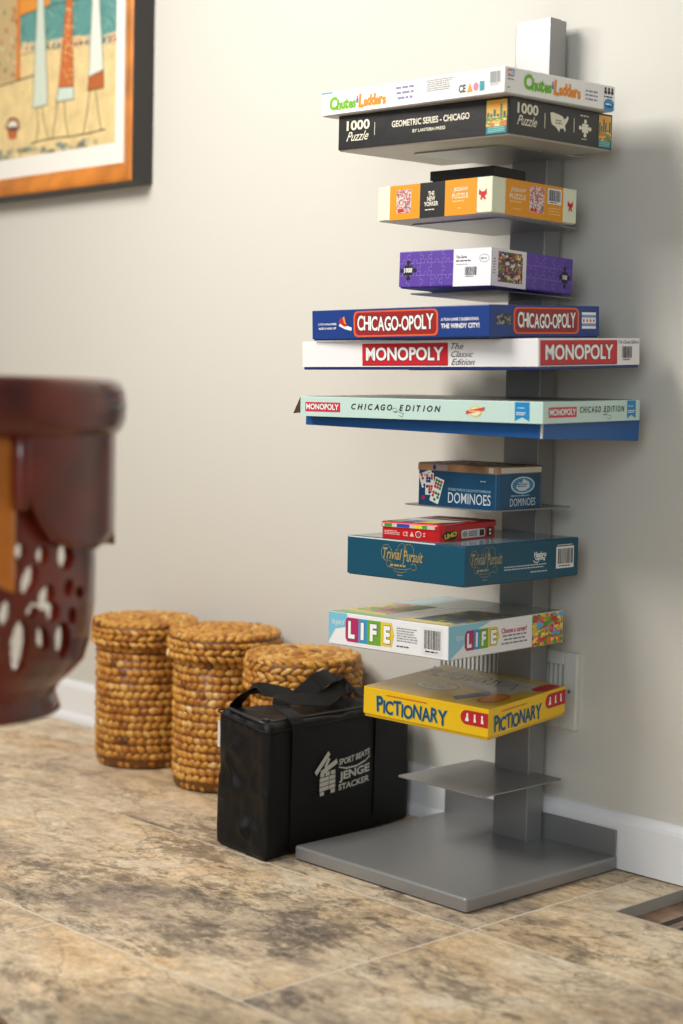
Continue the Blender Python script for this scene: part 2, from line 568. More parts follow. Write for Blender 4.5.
def chan(x0, x1, y0, y1, z0, z1, rad):
    b = bmesh.new()
    bmesh.ops.create_cube(b, size=1)
    for v in b.verts:
        v.co = ((x0 + x1) / 2 + v.co.x * (x1 - x0), (y0 + y1) / 2 + v.co.y * (y1 - y0), (z0 + z1) / 2 + v.co.z * (z1 - z0))
    bmesh.ops.bevel(b, geom=[e for e in b.edges if abs(e.verts[0].co.z - e.verts[1].co.z) > 0.01 and e.verts[0].co.y < (y0 + y1) / 2], offset=rad, segments=3, profile=0.5, affect='EDGES')
    return b
mb = MB()
mb.bm(chan(SX + 0.0006, SX + SW - 0.0006, SY + 0.029, SY + SD, 0.024, 1.519, 0.0005), STEEL)
mb.build('spine_channel', tw)
mb = MB()
mb.bm(chan(SX, SX + SW, SY, SY + 0.0286, 0.0262, 1.52, 0.002), STEEL)
mb.build('spine_cover', tw)
SH = {1: 'puzzle', 2: 'cartoon', 3: 'purple', 4: 'white', 5: 'mint_tray', 6: 'tin', 7: 'teal', 8: 'life', 9: 'yellow', 10: None}
for n_, key in SH.items():
    scx, scy, sw2, sd2 = 0.2125, -0.1445, 0.1043, 0.1105
    if key:
        cx, cy, r, w, d, h, z, a, bb_ = BOX[key]
        zz = z + a * (scx - cx) + bb_ * (scy - cy)
    else:
        zz, a, bb_ = 0.1525, 0.0, 0.0
    b = bmesh.new()
    bmesh.ops.create_cube(b, size=1)
    for v in b.verts:
        v.co = (v.co.x * 2 * sw2, v.co.y * 2 * sd2, -0.0013 + v.co.z * 0.0022)
    bmesh.ops.bevel(b, geom=[e for e in b.edges if abs(e.verts[0].co.z - e.verts[1].co.z) > 0.001], offset=0.009, segments=5, profile=0.5, affect='EDGES')
    mb = MB()
    mb.bm(b, STEEL)
    o = mb.build('shelf', tw)
    o.matrix_world = frame_matrix(scx, scy, zz, 0, a, bb_)

# ================================================================== GAME BOXES
BLK, WHT = ink(28, 28, 30), ink(238, 237, 232)
GREY = ink(120, 120, 124)
CREAM = ink(226, 220, 198)

# ---- topmost: white chutes box
o, l, A = card_box('chutes', 'board_game_box', 'flat white board game box with green and orange lettering, topmost on the tower', mat('white_card', (236, 235, 230), 0.38), ink(190, 188, 182), 0.002)
GRN, ORG, PUR = ink(96, 176, 44), ink(230, 134, 36), ink(132, 84, 160)
J1 = [(0.10, 0.1, 1.3), (-0.02, -0.06, 1.05), (0.0, 0.1, 1.0), (0.05, -0.12, 1.15), (-0.02, 0.08, 1.0), (0.0, -0.1, 1.0)]
J2 = [(0.08, -0.1, 1.35), (0.0, 0.08, 1.0), (0.06, -0.08, 1.1), (0.06, 0.1, 1.15), (0.0, -0.08, 1.0), (0.05, 0.06, 1.1), (-0.02, 0.1, 1.0)]
def chutes_logo(f, u0, u1, u2, u3, v0, v1):
    A.text(f, 'Chutes', u0, v0, u1, v1, GRN, 2, 0.035, 0, ((0.03, ink(200, 222, 120)),), J1)
    A.text(f, '&', u1 + 0.002, v0 + 0.2, u2 - 0.001, v0 + 0.5, PUR, 2, 0.04)
    A.text(f, 'Ladders', u2, v0 - 0.02, u3, v1 - 0.02, ORG, 2, 0.035, 0, ((0.03, ink(240, 196, 110)),), J2)
chutes_logo('F', 0.05, 0.205, 0.221, 0.377, 0.2, 0.76)
A.rect('F', 0.001, 0.93, 0.065, 0.985, ink(52, 160, 190))
A.small('F', 0.426, 0.24, 0.542, 0.86, ink(140, 132, 170), 2, 3, 0.42, 0.3, True)
A.small('F', 0.602, 0.42, 0.745, 0.9, ink(150, 150, 150), 2, 6, 0.5, 0.2)
A.text('F', 'CE', 0.77, 0.22, 0.806, 0.52, BLK, 2, 0.03)
A.poly('F', [(0.812, 0.2), (0.842, 0.2), (0.827, 0.56)], ink(232, 150, 40), 2)
A.disc('F', 0.857, 0.38, 0.013, 0.16, ink(226, 120, 150), 2)
A.rect('F', 0.876, 0.2, 0.9, 0.56, ink(34, 150, 160), 2)
A.barcode('F', 0.922, 0.3, 0.985, 0.92, 2, True, (96, 96, 100))
chutes_logo('R', 0.164, 0.407, 0.429, 0.673, 0.25, 0.85)
A.rect('R', 0.022, 0.66, 0.05, 0.92, ink(196, 40, 44), 2)
A.rect('R', 0.05, 0.66, 0.078, 0.92, ink(50, 90, 170), 2)
A.text('R', 'MB', 0.026, 0.7, 0.074, 0.88, WHT, 3, 0.03)
A.small('R', 0.022, 0.5, 0.08, 0.6, GREY, 2, 1)
A.small('R', 0.022, 0.2, 0.05, 0.28, GREY, 2, 1)
A.small('R', 0.713, 0.25, 0.837, 0.72, ink(140, 132, 170), 2, 3, 0.4, 0.25, True)
for k in range(3):
    A.rect('R', 0.895 + k * 0.032, 0.66, 0.918 + k * 0.032, 0.78, BLK, 2)
    A.disc('R', 0.9065 + k * 0.032, 0.85, 0.009, 0.07, BLK, 2)
A.small('R', 0.893, 0.5, 0.985, 0.6, BLK, 2, 1)
A.disc('R', 0.942, 0.3, 0.046, 0.18, ink(28, 138, 196), 2)
A.rect('R', 0.896, 0.02, 0.988, 0.3, ink(28, 138, 196), 2)
A.small('R', 0.91, 0.2, 0.975, 0.32, WHT, 3, 1)
l.build('lid', o)

# ---- black 1000 piece puzzle
o, l, A = card_box('puzzle', 'jigsaw_puzzle_box', 'black jigsaw box with cream lettering, under the topmost white box', mat('black_card', (34, 33, 33), 0.34, bump=0.25, bscale=45), ink(176, 170, 158), 0.0025)
SKY = [(210, 176, 70), (60, 130, 130), (96, 140, 90), (214, 140, 60), (226, 200, 120), (40, 96, 100)]
def city_picture(f, u0, u1, v0, v1, seed):
    du, dv = u1 - u0, v1 - v0
    A.rect(f, u0, v0, u1, v1, ink(214, 168, 66), 2)
    A.disc(f, u0 + du * 0.5, v0 + dv * 0.85, du * 0.28, dv * 0.1, ink(232, 150, 50), 2.5)
    A.rect(f, u0, v0, u1, v0 + dv * 0.26, ink(38, 124, 130), 2.6)
    rnd = random.Random(seed)
    for k in range(6):
        x = u0 + du * (0.03 + k * 0.16)
        A.rect(f, x, v0 + dv * 0.42, x + du * 0.11, v0 + dv * rnd.uniform(0.55, 0.9), ink(*rnd.choice([(38, 70, 66), (70, 120, 90), (52, 96, 92)])), 2.7)
    A.patches(f, u0, v0 + dv * 0.22, u1, v0 + dv * 0.5, [(96, 140, 70), (220, 176, 90), (206, 120, 50), (236, 214, 150)], 4, 3, 3, seed)
    for k in range(3):
        A.line(f, [(u0 + du * 0.1, v0 + dv * (0.06 + k * 0.06)), (u1 - du * 0.1, v0 + dv * (0.08 + k * 0.05))], dv * 0.03, ink(130, 190, 180), 4)
def thousand(f, u0, u1, va, vb):
    A.text(f, '1000', u0, va + 0.24, u1, vb, CREAM, 2, 0.03)
    A.text(f, 'Puzzle', u0 + 0.01 * 0, va - 0.06, u1 - (u1 - u0) * 0.04, va + 0.2, CREAM, 2, 0.005, 0.5)
thousand('F', 0.054, 0.199, 0.32, 0.84)
A.rect('F', 0.229, 0.36, 0.232, 0.72, CREAM, 2)
A.text('F', 'GEOMETRIC SERIES - CHICAGO', 0.335, 0.52, 0.785, 0.7, CREAM, 2, 0.025)
A.text('F', 'BY LANTERN PRESS', 0.461, 0.32, 0.65, 0.41, CREAM, 2, 0.02)
city_picture('F', 0.878, 0.988, 0.06, 0.94, 3)
thousand('R', 0.07, 0.264, 0.36, 0.88)
A.rect('R', 0.325, 0.32, 0.331, 0.72, CREAM, 2)
usa = [(0.0, 0.95), (0.04, 0.55), (0.1, 0.36), (0.3, 0.26), (0.42, 0.12), (0.5, 0.0), (0.56, 0.2), (0.72, 0.24), (0.82, 0.04), (0.85, 0.22), (0.8, 0.4), (0.9, 0.56), (1.0, 0.82), (0.94, 0.95), (0.84, 0.78), (0.74, 0.72), (0.68, 0.86), (0.5, 0.92), (0.12, 1.0)]
A.poly('R', [(0.378 + 0.178 * x, 0.28 + 0.5 * y) for x, y in usa], CREAM, 2)
A.small('R', 0.43, 0.48, 0.51, 0.62, ink(120, 112, 96), 3, 2)
A.rect('R', 0.608, 0.34, 0.614, 0.72, CREAM, 2)
A.jig('R', 0.722, 0.5, 0.062, 0.24, CREAM, 2)
A.small('R', 0.67, 0.8, 0.775, 0.86, CREAM, 2, 1)
A.small('R', 0.69, 0.18, 0.755, 0.23, CREAM, 2, 1)
city_picture('R', 0.858, 0.985, 0.06, 0.94, 5)
l.build('lid', o)

# ---- cream and orange cartoon jigsaw
o, l, A = card_box('cartoon', 'jigsaw_puzzle_box', 'cream jigsaw box with orange and black panels, second shelf from the top', mat('cream_card', (226, 228, 200), 0.42), ink(196, 198, 176), 0.002)
AMB = ink(226, 148, 20)
REDI = ink(196, 44, 40)
def cartoon(f, u0, v0, u1, v1, seed):
    A.rect(f, u0, v0, u1, v1, ink(226, 204, 190), 2)
    A.patches(f, u0, v0, u1, v1, [(228, 210, 200), (200, 120, 110), (150, 110, 120), (214, 90, 80), (224, 196, 180), (120, 110, 130)], 7, 10, 2.4, seed, 0.3)
    A.rect(f, u0 + 0.1 * (u1 - u0), v0 + 0.02, u0 + 0.5 * (u1 - u0), v0 + 0.12, REDI, 3.4)
A.rect('F', 0.11, 0.01, 0.382, 0.995, AMB)
cartoon('F', 0.172, 0.2, 0.305, 0.86, 4)
A.rect('F', 0.382, 0.005, 0.602, 0.998, BLK)
for k, s_ in enumerate(('THE', 'NEW', 'YORKER')):
    wd = (0.055, 0.07, 0.125)[k]
    A.text('F', s_, 0.482 - wd / 2, 0.62 - k * 0.145, 0.482 + wd / 2, 0.745 - k * 0.145, CREAM, 2, 0.03)
A.small('F', 0.43, 0.2, 0.535, 0.26, CREAM, 2, 1)
A.rect('F', 0.602, 0.005, 0.873, 0.998, AMB)
def jigsaw(f, u0, u1):
    A.text(f, 'JIGSAW', u0 + 0.01, 0.64, u1, 0.78, CREAM, 2, 0.02, 0.1)
    A.text(f, 'PUZZLE', u0, 0.47, u1, 0.61, CREAM, 2, 0.02)
    A.small(f, u0 + 0.005, 0.36, u1 - 0.01, 0.43, ink(236, 200, 120), 2, 1)
    A.small(f, u0 + 0.05, 0.17, u1 - 0.05, 0.23, ink(236, 200, 120), 2, 1)
jigsaw('F', 0.665, 0.8)
def redmark(f, u, v):
    A.poly(f, [(u - 0.03, v + 0.16), (u - 0.012, v + 0.08), (u + 0.012, v + 0.08), (u + 0.03, v + 0.16), (u + 0.032, v), (u + 0.014, v - 0.04), (u + 0.03, v - 0.14), (u + 0.008, v - 0.13), (u, v - 0.07), (u - 0.012, v - 0.16), (u - 0.02, v - 0.13), (u - 0.014, v - 0.02), (u - 0.034, v)], REDI, 2)
redmark('F', 0.923, 0.52)
A.rect('R', 0.149, 0.005, 0.831, 0.998, AMB)
jigsaw('R', 0.195, 0.385)
cartoon('R', 0.425, 0.18, 0.6, 0.9, 9)
A.barcode('R', 0.64, 0.48, 0.808, 0.92)
A.small('R', 0.66, 0.16, 0.8, 0.4, ink(236, 200, 120), 2, 3, 0.35)
redmark('R', 0.92, 0.5)
l.build('lid', o)

# ---- small black tray on it
o, w, d, h = box_thing('tray', 'card_game_case', 'thin black card game case lying on the cream and orange jigsaw box', 'game case')
BP = mat('glossy_black_plastic', (30, 26, 24), 0.22)
mb = MB()
mb.box(-w / 2 + 0.003, w / 2 - 0.003, -d / 2 + 0.003, d / 2 - 0.003, 0, h * 0.6, BP, 0.001, 1)
mb.build('body', o)
mb = MB()
mb.shell(w, d, h * 0.45, h, 0.0014, BP, 0.0012)
mb.build('lid', o)

# ---- purple puzzle
PURB = mat('purple_card', (92, 62, 158), 0.4)
o, l, A = card_box('purple', 'jigsaw_puzzle_box', 'small purple jigsaw box with white corner panel, third shelf from the top', PURB, ink(84, 58, 148), 0.0025)
LPUR = ink(150, 124, 204)
def jig_grid(f, u0, u1, nu, nv, seed):
    rnd = random.Random(seed)
    a = A.asp(f)
    du, dv = (u1 - u0) / nu, 1.0 / nv
    kv = 0.18 * dv
    ku = kv / a
    for i in range(1, nu):
        u = u0 + i * du
        for j in range(nv):
            s_ = rnd.choice((-1, 1))
            vc = (j + 0.5) * dv
            pts = [(u, j * dv + 0.02), (u, vc - kv * 0.6)] + [(u + s_ * ku * (0.8 + 0.9 * math.cos(t)), vc + kv * math.sin(t)) for t in [PI * (-0.75 + 1.5 * k / 8) for k in range(9)]] + [(u, vc + kv * 0.6), (u, (j + 1) * dv - 0.02)]
            A.line(f, pts, 0.014, LPUR, 1)
    for j in range(1, nv):
        v = j * dv
        for i in range(nu):
            s_ = rnd.choice((-1, 1))
            uc = u0 + (i + 0.5) * du
            pts = [(u0 + i * du, v), (uc - ku * 0.6, v)] + [(uc + ku * math.sin(t), v + s_ * kv * (0.8 + 0.9 * math.cos(t))) for t in [PI * (-0.75 + 1.5 * k / 8) for k in range(9)]] + [(uc + ku * 0.6, v), (u0 + (i + 1) * du, v)]
            A.line(f, pts, 0.014, LPUR, 1)
jig_grid('F', 0.0, 0.6, 5, 3, 2)
jig_grid('R', 0.405, 1.0, 5, 3, 8)
A.rect('F', 0.6, 0.0, 0.9995, 0.995, ink(236, 234, 236), 1.5)
A.rect('R', 0.0005, 0.0, 0.41, 0.995, ink(226, 222, 224), 1.5)
A.jig('F', 0.105, 0.48, 0.09, 0.27, BLK, 2)
A.text('F', '1000', 0.06, 0.42, 0.15, 0.55, WHT, 3, 0.03)
A.text('F', 'The Game', 0.627, 0.74, 0.74, 0.82, BLK, 2, 0.03)
A.small('F', 0.627, 0.64, 0.815, 0.71, BLK, 2, 1)
A.small('F', 0.627, 0.56, 0.78, 0.6, GREY, 2, 1)
A.barcode('F', 0.71, 0.22, 0.86, 0.54, 2, False)
for k in range(28):
    t0, t1 = 2 * PI * k / 28, 2 * PI * (k + 1) / 28
    A.line('F', [(0.925 + 0.05 * math.cos(t0), 0.72 + 0.1 * math.sin(t0)), (0.925 + 0.05 * math.cos(t1), 0.72 + 0.1 * math.sin(t1))], 0.014, GREY, 2)
A.small('F', 0.89, 0.68, 0.96, 0.76, GREY, 2, 1)
A.patches('R', 0.075, 0.12, 0.365, 0.92, [(120, 60, 60), (60, 90, 60), (220, 200, 120), (60, 60, 110), (206, 120, 60), (40, 34, 34), (150, 50, 90), (216, 206, 190), (90, 130, 60)], 8, 8, 2, 11, 0.5)
A.small('R', 0.02, 0.3, 0.05, 0.75, GREY, 2, 6, 0.4)
A.jig('R', 0.895, 0.46, 0.07, 0.3, BLK, 2)
A.text('R', '1000', 0.865, 0.4, 0.925, 0.53, WHT, 3, 0.03)
l.build('lid', o)

# ---- blue city game
NAVY = mat('royal_blue_card', (24, 58, 128), 0.36)
o, l, A = card_box('blue', 'board_game_box', 'royal blue board game box with red and white title, lying on the white box', NAVY, ink(22, 50, 110), 0.0025)
A.text('F', '2 TO 6 PLAYERS', 0.04, 0.5, 0.152, 0.57, WHT, 2, 0.02)
A.text('F', 'AGES 8 AND UP', 0.042, 0.36, 0.15, 0.43, WHT, 2, 0.02)
A.poly('F', [(0.168, 0.5), (0.17, 0.66), (0.186, 0.74), (0.2, 0.72), (0.206, 0.56), (0.226, 0.44), (0.224, 0.36), (0.2, 0.38), (0.18, 0.42)], ink(192, 40, 36), 2)
A.poly('F', [(0.166, 0.48), (0.2, 0.37), (0.242, 0.3), (0.246, 0.4), (0.222, 0.46), (0.2, 0.44), (0.176, 0.54)], WHT, 2.6)
A.poly('F', [(0.19, 0.74), (0.2, 0.78), (0.207, 0.6), (0.212, 0.52), (0.2, 0.54)], ink(226, 150, 60), 2.8)
DR, OG = ink(150, 30, 34), ink(222, 96, 44)
for off, mm, L_ in ((0.15, OG, 2), (0.07, DR, 3)):
    e = off * 0.12
    A.rrect('F', 0.274 - e, 0.2 - off * 0.7, 0.716 + e, 0.84 + off * 0.6, mm, L_, 0.22)
A.text('F', 'CHICAGO-OPOLY', 0.28, 0.27, 0.71, 0.79, WHT, 5, 0.022, 0, ((0.03, BLK),), [(0.06, 0.0, 1.05), (0.05, 0, 1), (0.03, 0, 1), (0.02, 0, 1), (0.0, 0, 1), (0.0, 0, 1), (0.0, 0, 1), (0, 0, 0.9), (0.0, 0, 1.0), (0.0, 0, 1), (0.03, 0, 1), (0.04, 0, 1), (0.06, 0, 1.05)])
A.text('F', 'A FUN GAME CELEBRATING', 0.749, 0.54, 0.945, 0.63, WHT, 2, 0.02)
A.text('F', 'THE WINDY CITY!', 0.749, 0.31, 0.95, 0.46, WHT, 2, 0.03)
A.patches('R', 0.06, 0.4, 0.19, 0.72, [(46, 52, 60), (150, 150, 140), (40, 40, 44), (110, 112, 106), (60, 64, 60)], 6, 4, 2, 3)
for off, mm, L_ in ((0.15, OG, 2), (0.07, DR, 3)):
    e = off * 0.2
    A.rrect('R', 0.234 - e, 0.22 - off * 0.7, 0.772 + e, 0.84 + off * 0.6, mm, L_, 0.22)
A.text('R', 'CHICAGO-OPOLY', 0.24, 0.28, 0.766, 0.79, WHT, 5, 0.02, 0, ((0.028, BLK),), [(0.06, 0.0, 1.05), (0.05, 0, 1), (0.03, 0, 1), (0.02, 0, 1), (0.0, 0, 1), (0.0, 0, 1), (0.0, 0, 1), (0, 0, 0.9), (0.0, 0, 1.0), (0.0, 0, 1), (0.03, 0, 1), (0.04, 0, 1), (0.06, 0, 1.05)])
A.rect('R', 0.828, 0.28, 0.962, 0.8, WHT, 2)
A.rect('R', 0.828, 0.36, 0.962, 0.45, ink(120, 150, 190), 2.5)
A.rect('R', 0.828, 0.63, 0.962, 0.72, ink(120, 150, 190), 2.5)
for k in range(4):
    cu = 0.847 + k * 0.032
    A.poly('R', [(cu + (0.013 if i % 2 == 0 else 0.006) * math.sin(i * PI / 6), 0.54 + (0.07 if i % 2 == 0 else 0.034) * math.cos(i * PI / 6)) for i in range(12)], ink(196, 50, 46), 2.5)
l.build('lid', o)

# ---- long white classic
o, l, A = card_box('white', 'board_game_box', 'long white board game box with red title panels, under the royal blue box', mat('white_card_long', (232, 231, 230), 0.36), ink(24, 44, 110), 0.005)
RED = ink(196, 24, 38)
A.rect('F', 0.28, 0.17, 0.647, 0.9, RED)
A.rect('F', 0.28, 0.14, 0.6465, 0.17, BLK, 1.2)
A.text('F', 'MONOPOLY', 0.297, 0.31, 0.63, 0.77, WHT, 3, 0.03, 0, ((0.03, BLK),))
for k, s_ in enumerate(('The', 'Classic', 'Edition')):
    wd = (0.05, 0.09, 0.095)[k]
    A.text('F', s_, 0.66, 0.68 - k * 0.26, 0.66 + wd, 0.88 - k * 0.26, BLK, 2, 0.0, 0.45)
A.rect('R', 0.014, 0.16, 0.762, 0.94, RED)
A.rect('R', 0.014, 0.13, 0.762, 0.16, BLK, 1.2)
A.text('R', 'MONOPOLY', 0.06, 0.3, 0.72, 0.8, WHT, 3, 0.03, 0, ((0.03, BLK),))
A.text('R', 'The Classic Edition', 0.775, 0.82, 0.985, 0.93, BLK, 2, 0.0, 0.4)
A.barcode('R', 0.805, 0.22, 0.925, 0.78, 2, False)
l.build('lid', o)

# ---- mint lid on blue tray
o = thing('board_game_box', 'pale mint board game box with lid propped open on a blue tray', 'game box', group='boxed games on the shelf tower')
cx, cy, r, w, d, h, z, a, b_ = BOX['mint_tray']
o.matrix_world = frame_matrix(cx, cy, z, r, a, b_)
mb = MB()
BLT = mat('mid_blue_card', (10, 84, 152), 0.4)
mb.box(-w / 2, w / 2, -d / 2, d / 2, 0, h, BLT, 0.0012, 1)
mb.box(w / 2 - 0.0035, w / 2 + 0.0006, -d / 2 - 0.0006, -d / 2 + 0.0012, 0.0005, h * 0.6, ink(206, 206, 200))
mb.build('tray', o)
cx, cy, r, w, d, h, z, a, b_ = BOX['mint_lid']
l = MB()
l.shell(w, d, 0.0, h, 0.0015, mat('pale_mint_card', (190, 216, 206), 0.4), 0.0012)
A = Art(l, w, d, h)
A.rect('T', 0.012, 0.012, 0.988, 0.988, mat('print_grey_green', (120, 128, 116), 0.3), 1)
PINK = ink(206, 40, 70)
A.rect('F', 0.024, 0.24, 0.182, 0.72, PINK)
A.text('F', 'MONOPOLY', 0.029, 0.34, 0.177, 0.64, WHT, 3, 0.03, 0, ((0.03, BLK),))
A.text('F', 'CHICAGO', 0.232, 0.4, 0.408, 0.7, BLK, 2, 0.022, 0.25, (), [(0, 0, 1)], 0.0, 0.3)
A.text('F', 'EDITION', 0.438, 0.4, 0.608, 0.7, BLK, 2, 0.022, 0.25, (), [(0, 0, 1)], 0.0, 0.3)
def squiggle(f, u, v, sc):
    A.line(f, [(u + sc * x, v + y) for x, y in ((0.0, 0.1), (0.3, 0.16), (0.5, 0.02), (0.3, -0.08), (0.1, 0.0), (0.6, -0.04), (1.0, -0.1), (0.9, -0.26), (0.6, -0.2))], 0.02, ink(90, 96, 96), 2)
squiggle('F', 0.406, 0.38, 0.05)
A.disc('F', 0.745, 0.48, 0.024, 0.26, ink(226, 196, 90), 2)
A.disc('F', 0.745, 0.48, 0.019, 0.2, ink(230, 222, 190), 2.4)
A.poly('F', [(0.708, 0.34), (0.78, 0.54), (0.782, 0.7), (0.71, 0.5)], ink(204, 70, 60), 2.8)
A.small('F', 0.722, 0.44, 0.77, 0.54, ink(240, 220, 150), 3.2, 1)
RIB = ink(22, 130, 190)
def ribbon(f, u0, u1):
    A.poly(f, [(u0, 0.97), (u0, 0.1), ((u0 + u1) / 2, 0.28), (u1, 0.1), (u1, 0.97)], RIB, 2)
    A.small(f, u0 + 0.006, 0.36, u1 - 0.006, 0.52, WHT, 3, 2)
    A.small(f, u0 + 0.01, 0.64, u1 - 0.01, 0.76, ink(160, 206, 226), 3, 1)
ribbon('F', 0.896, 0.95)
A.rect('R', 0.052, 0.26, 0.327, 0.74, PINK)
A.text('R', 'MONOPOLY', 0.062, 0.36, 0.317, 0.66, WHT, 3, 0.03, 0, ((0.03, BLK),))
A.text('R', 'CHICAGO', 0.36, 0.44, 0.575, 0.74, BLK, 2, 0.022, 0.1, (), [(0, 0, 1)], 0.0, 0.3)
A.text('R', 'EDITION', 0.61, 0.44, 0.824, 0.74, BLK, 2, 0.022, 0.1, (), [(0, 0, 1)], 0.0, 0.3)
squiggle('R', 0.59, 0.36, 0.095)
ribbon('R', 0.857, 0.95)
lo = l.build('lid', o)
bpy.context.view_layer.update()
lo.matrix_world = frame_matrix(cx, cy, z, r, a, b_)
# torn corner flap at the far left of the lid
mb = MB()
mb.add([(-w / 2, -d / 2 + 0.001, h), (-w / 2 - 0.021, -d / 2 + 0.004, 0.004), (-w / 2 - 0.002, -d / 2 + 0.03, 0.006), (-w / 2, -d / 2 + 0.03, h),
        (-w / 2 + 0.0012, -d / 2 + 0.002, h), (-w / 2 - 0.020, -d / 2 + 0.005, 0.004), (-w / 2 - 0.0008, -d / 2 + 0.03, 0.006), (-w / 2 + 0.0012, -d / 2 + 0.03, h)],
       [(0, 1, 2, 3), (7, 6, 5, 4), (0, 4, 5, 1), (1, 5, 6, 2), (2, 6, 7, 3), (3, 7, 4, 0)], ink(120, 96, 74))
fo = mb.build('torn_flap', o)
fo.matrix_world = lo.matrix_world.copy()
fo['label'] = 'torn brown cardboard flap'

# ---- dominoes tin
def round_box(w, d, z0, z1, rad, top_r=0.0015, n=6):
    b = bmesh.new()
    bmesh.ops.create_cube(b, size=1)
    for v in b.verts:
        v.co = (v.co.x * w, v.co.y * d, (z0 + z1) / 2 + v.co.z * (z1 - z0))
    bmesh.ops.bevel(b, geom=[e for e in b.edges if abs(e.verts[0].co.z - e.verts[1].co.z) > 0.001], offset=rad, segments=n, profile=0.5, affect='EDGES')
    if top_r:
        bmesh.ops.bevel(b, geom=[e for e in b.edges if e.verts[0].co.z > z1 - 1e-5 and e.verts[1].co.z > z1 - 1e-5], offset=top_r, segments=2, profile=0.5, affect='EDGES')
    return b
o, w, d, h = box_thing('tin', 'game_tin', 'blue dominoes tin with a wood-print lid, above the small red tin', 'game tin')
TINB = mat('printed_blue_tin', (16, 76, 112), 0.28, 0.25, coat=0.3, var=0.35, vscale=9)
l = MB()
l.bm(round_box(w, d, 0, h * 0.82, 0.01, 0.0), TINB)
A = Art(l, w, d, h)
IV = ink(226, 228, 222)
def domino(pts_c, ang, wu, hv, cols, L):
    u, v = pts_c
    a = A.asp('F')
    c, s_ = math.cos(ang), math.sin(ang)
    def q(x, y):
        return (u + (c * x - s_ * y) / a, v + (s_ * x + c * y))
    A.poly('F', [q(-wu, -hv), (q(wu, -hv)), q(wu, hv), q(-wu, hv)], IV, L)
    rnd = random.Random(int(u * 1000))
    for half in (-1, 1):
        for i in (-1, 0, 1):
            for j in (-1, 0, 1):
                if rnd.random() < 0.62:
                    p = q(i * wu * 0.55, half * hv * 0.5 + j * hv * 0.26)
                    A.disc('F', p[0], p[1], 0.05 / a * 0.8, 0.05 * 0.8, ink(*rnd.choice(cols)), L + 0.5, 8)
domino((0.13, 0.62), 0.35, 0.2, 0.17, [(190, 60, 50), (40, 40, 60)], 2)
domino((0.17, 0.5), 0.02, 0.13, 0.26, [(200, 70, 50), (40, 60, 120)], 2.6)
domino((0.265, 0.36), -0.3, 0.14, 0.3, [(40, 120, 70), (190, 50, 50)], 3.2)
A.disc('F', 0.095, 0.17, 0.022, 0.05, ink(170, 40, 80), 2)
A.text('F', 'DOMINOES', 0.408, 0.09, 0.93, 0.34, ink(214, 226, 230), 2, 0.005)
A.text('F', 'DOUBLE TWELVE COLOR DOT DOMINOES', 0.408, 0.38, 0.93, 0.44, ink(150, 190, 206), 2, 0.02)
A.small('F', 0.8, 0.62, 0.89, 0.66, ink(160, 200, 214), 2, 1)
A.disc('R', 0.55, 0.55, 0.26, 0.2, ink(196, 214, 222), 2)
A.disc('R', 0.55, 0.55, 0.23, 0.17, ink(60, 130, 170), 2.3)
A.poly('R', [(0.4, 0.5), (0.46, 0.62), (0.52, 0.6), (0.56, 0.7), (0.68, 0.62), (0.7, 0.5), (0.6, 0.42), (0.48, 0.42)], ink(200, 216, 222), 2.6)
A.small('R', 0.44, 0.5, 0.66, 0.6, ink(40, 60, 80), 3, 2)
A.text('R', 'DOMINOES', 0.28, 0.07, 0.83, 0.25, ink(206, 220, 226), 2, 0.0)
A.small('R', 0.3, 0.28, 0.81, 0.34, ink(140, 186, 204), 2, 1)
l.build('body', o)
l = MB()
WOOD = mat('wood_print_tin', (150, 112, 78), 0.35, var=0.55, vscale=22)
IVR = mat('ivory_tin_rim', (206, 200, 182), 0.35)
l.bm(round_box(w + 0.003, d + 0.003, h * 0.82, h, 0.011, 0.003), WOOD)
A2 = Art(l, w + 0.003, d + 0.003, h)
A2.rect('R', 0.07, 0.84, 0.93, 0.965, IVR, 1)
A2.rect('F', 0.9, 0.84, 0.955, 0.965, IVR, 1)
A2.rect('F', 0.2, 0.84, 0.4, 0.96, ink(150, 140, 150), 1)
A2.disc('F', 0.24, 0.9, 0.02, 0.06, ink(50, 44, 80), 1.6)
A2.patches('T', 0.08, 0.08, 0.92, 0.92, [(120, 96, 76), (40, 36, 34), (160, 130, 96), (206, 196, 176), (90, 72, 60)], 9, 7, 1, 5)
l.build('lid', o)

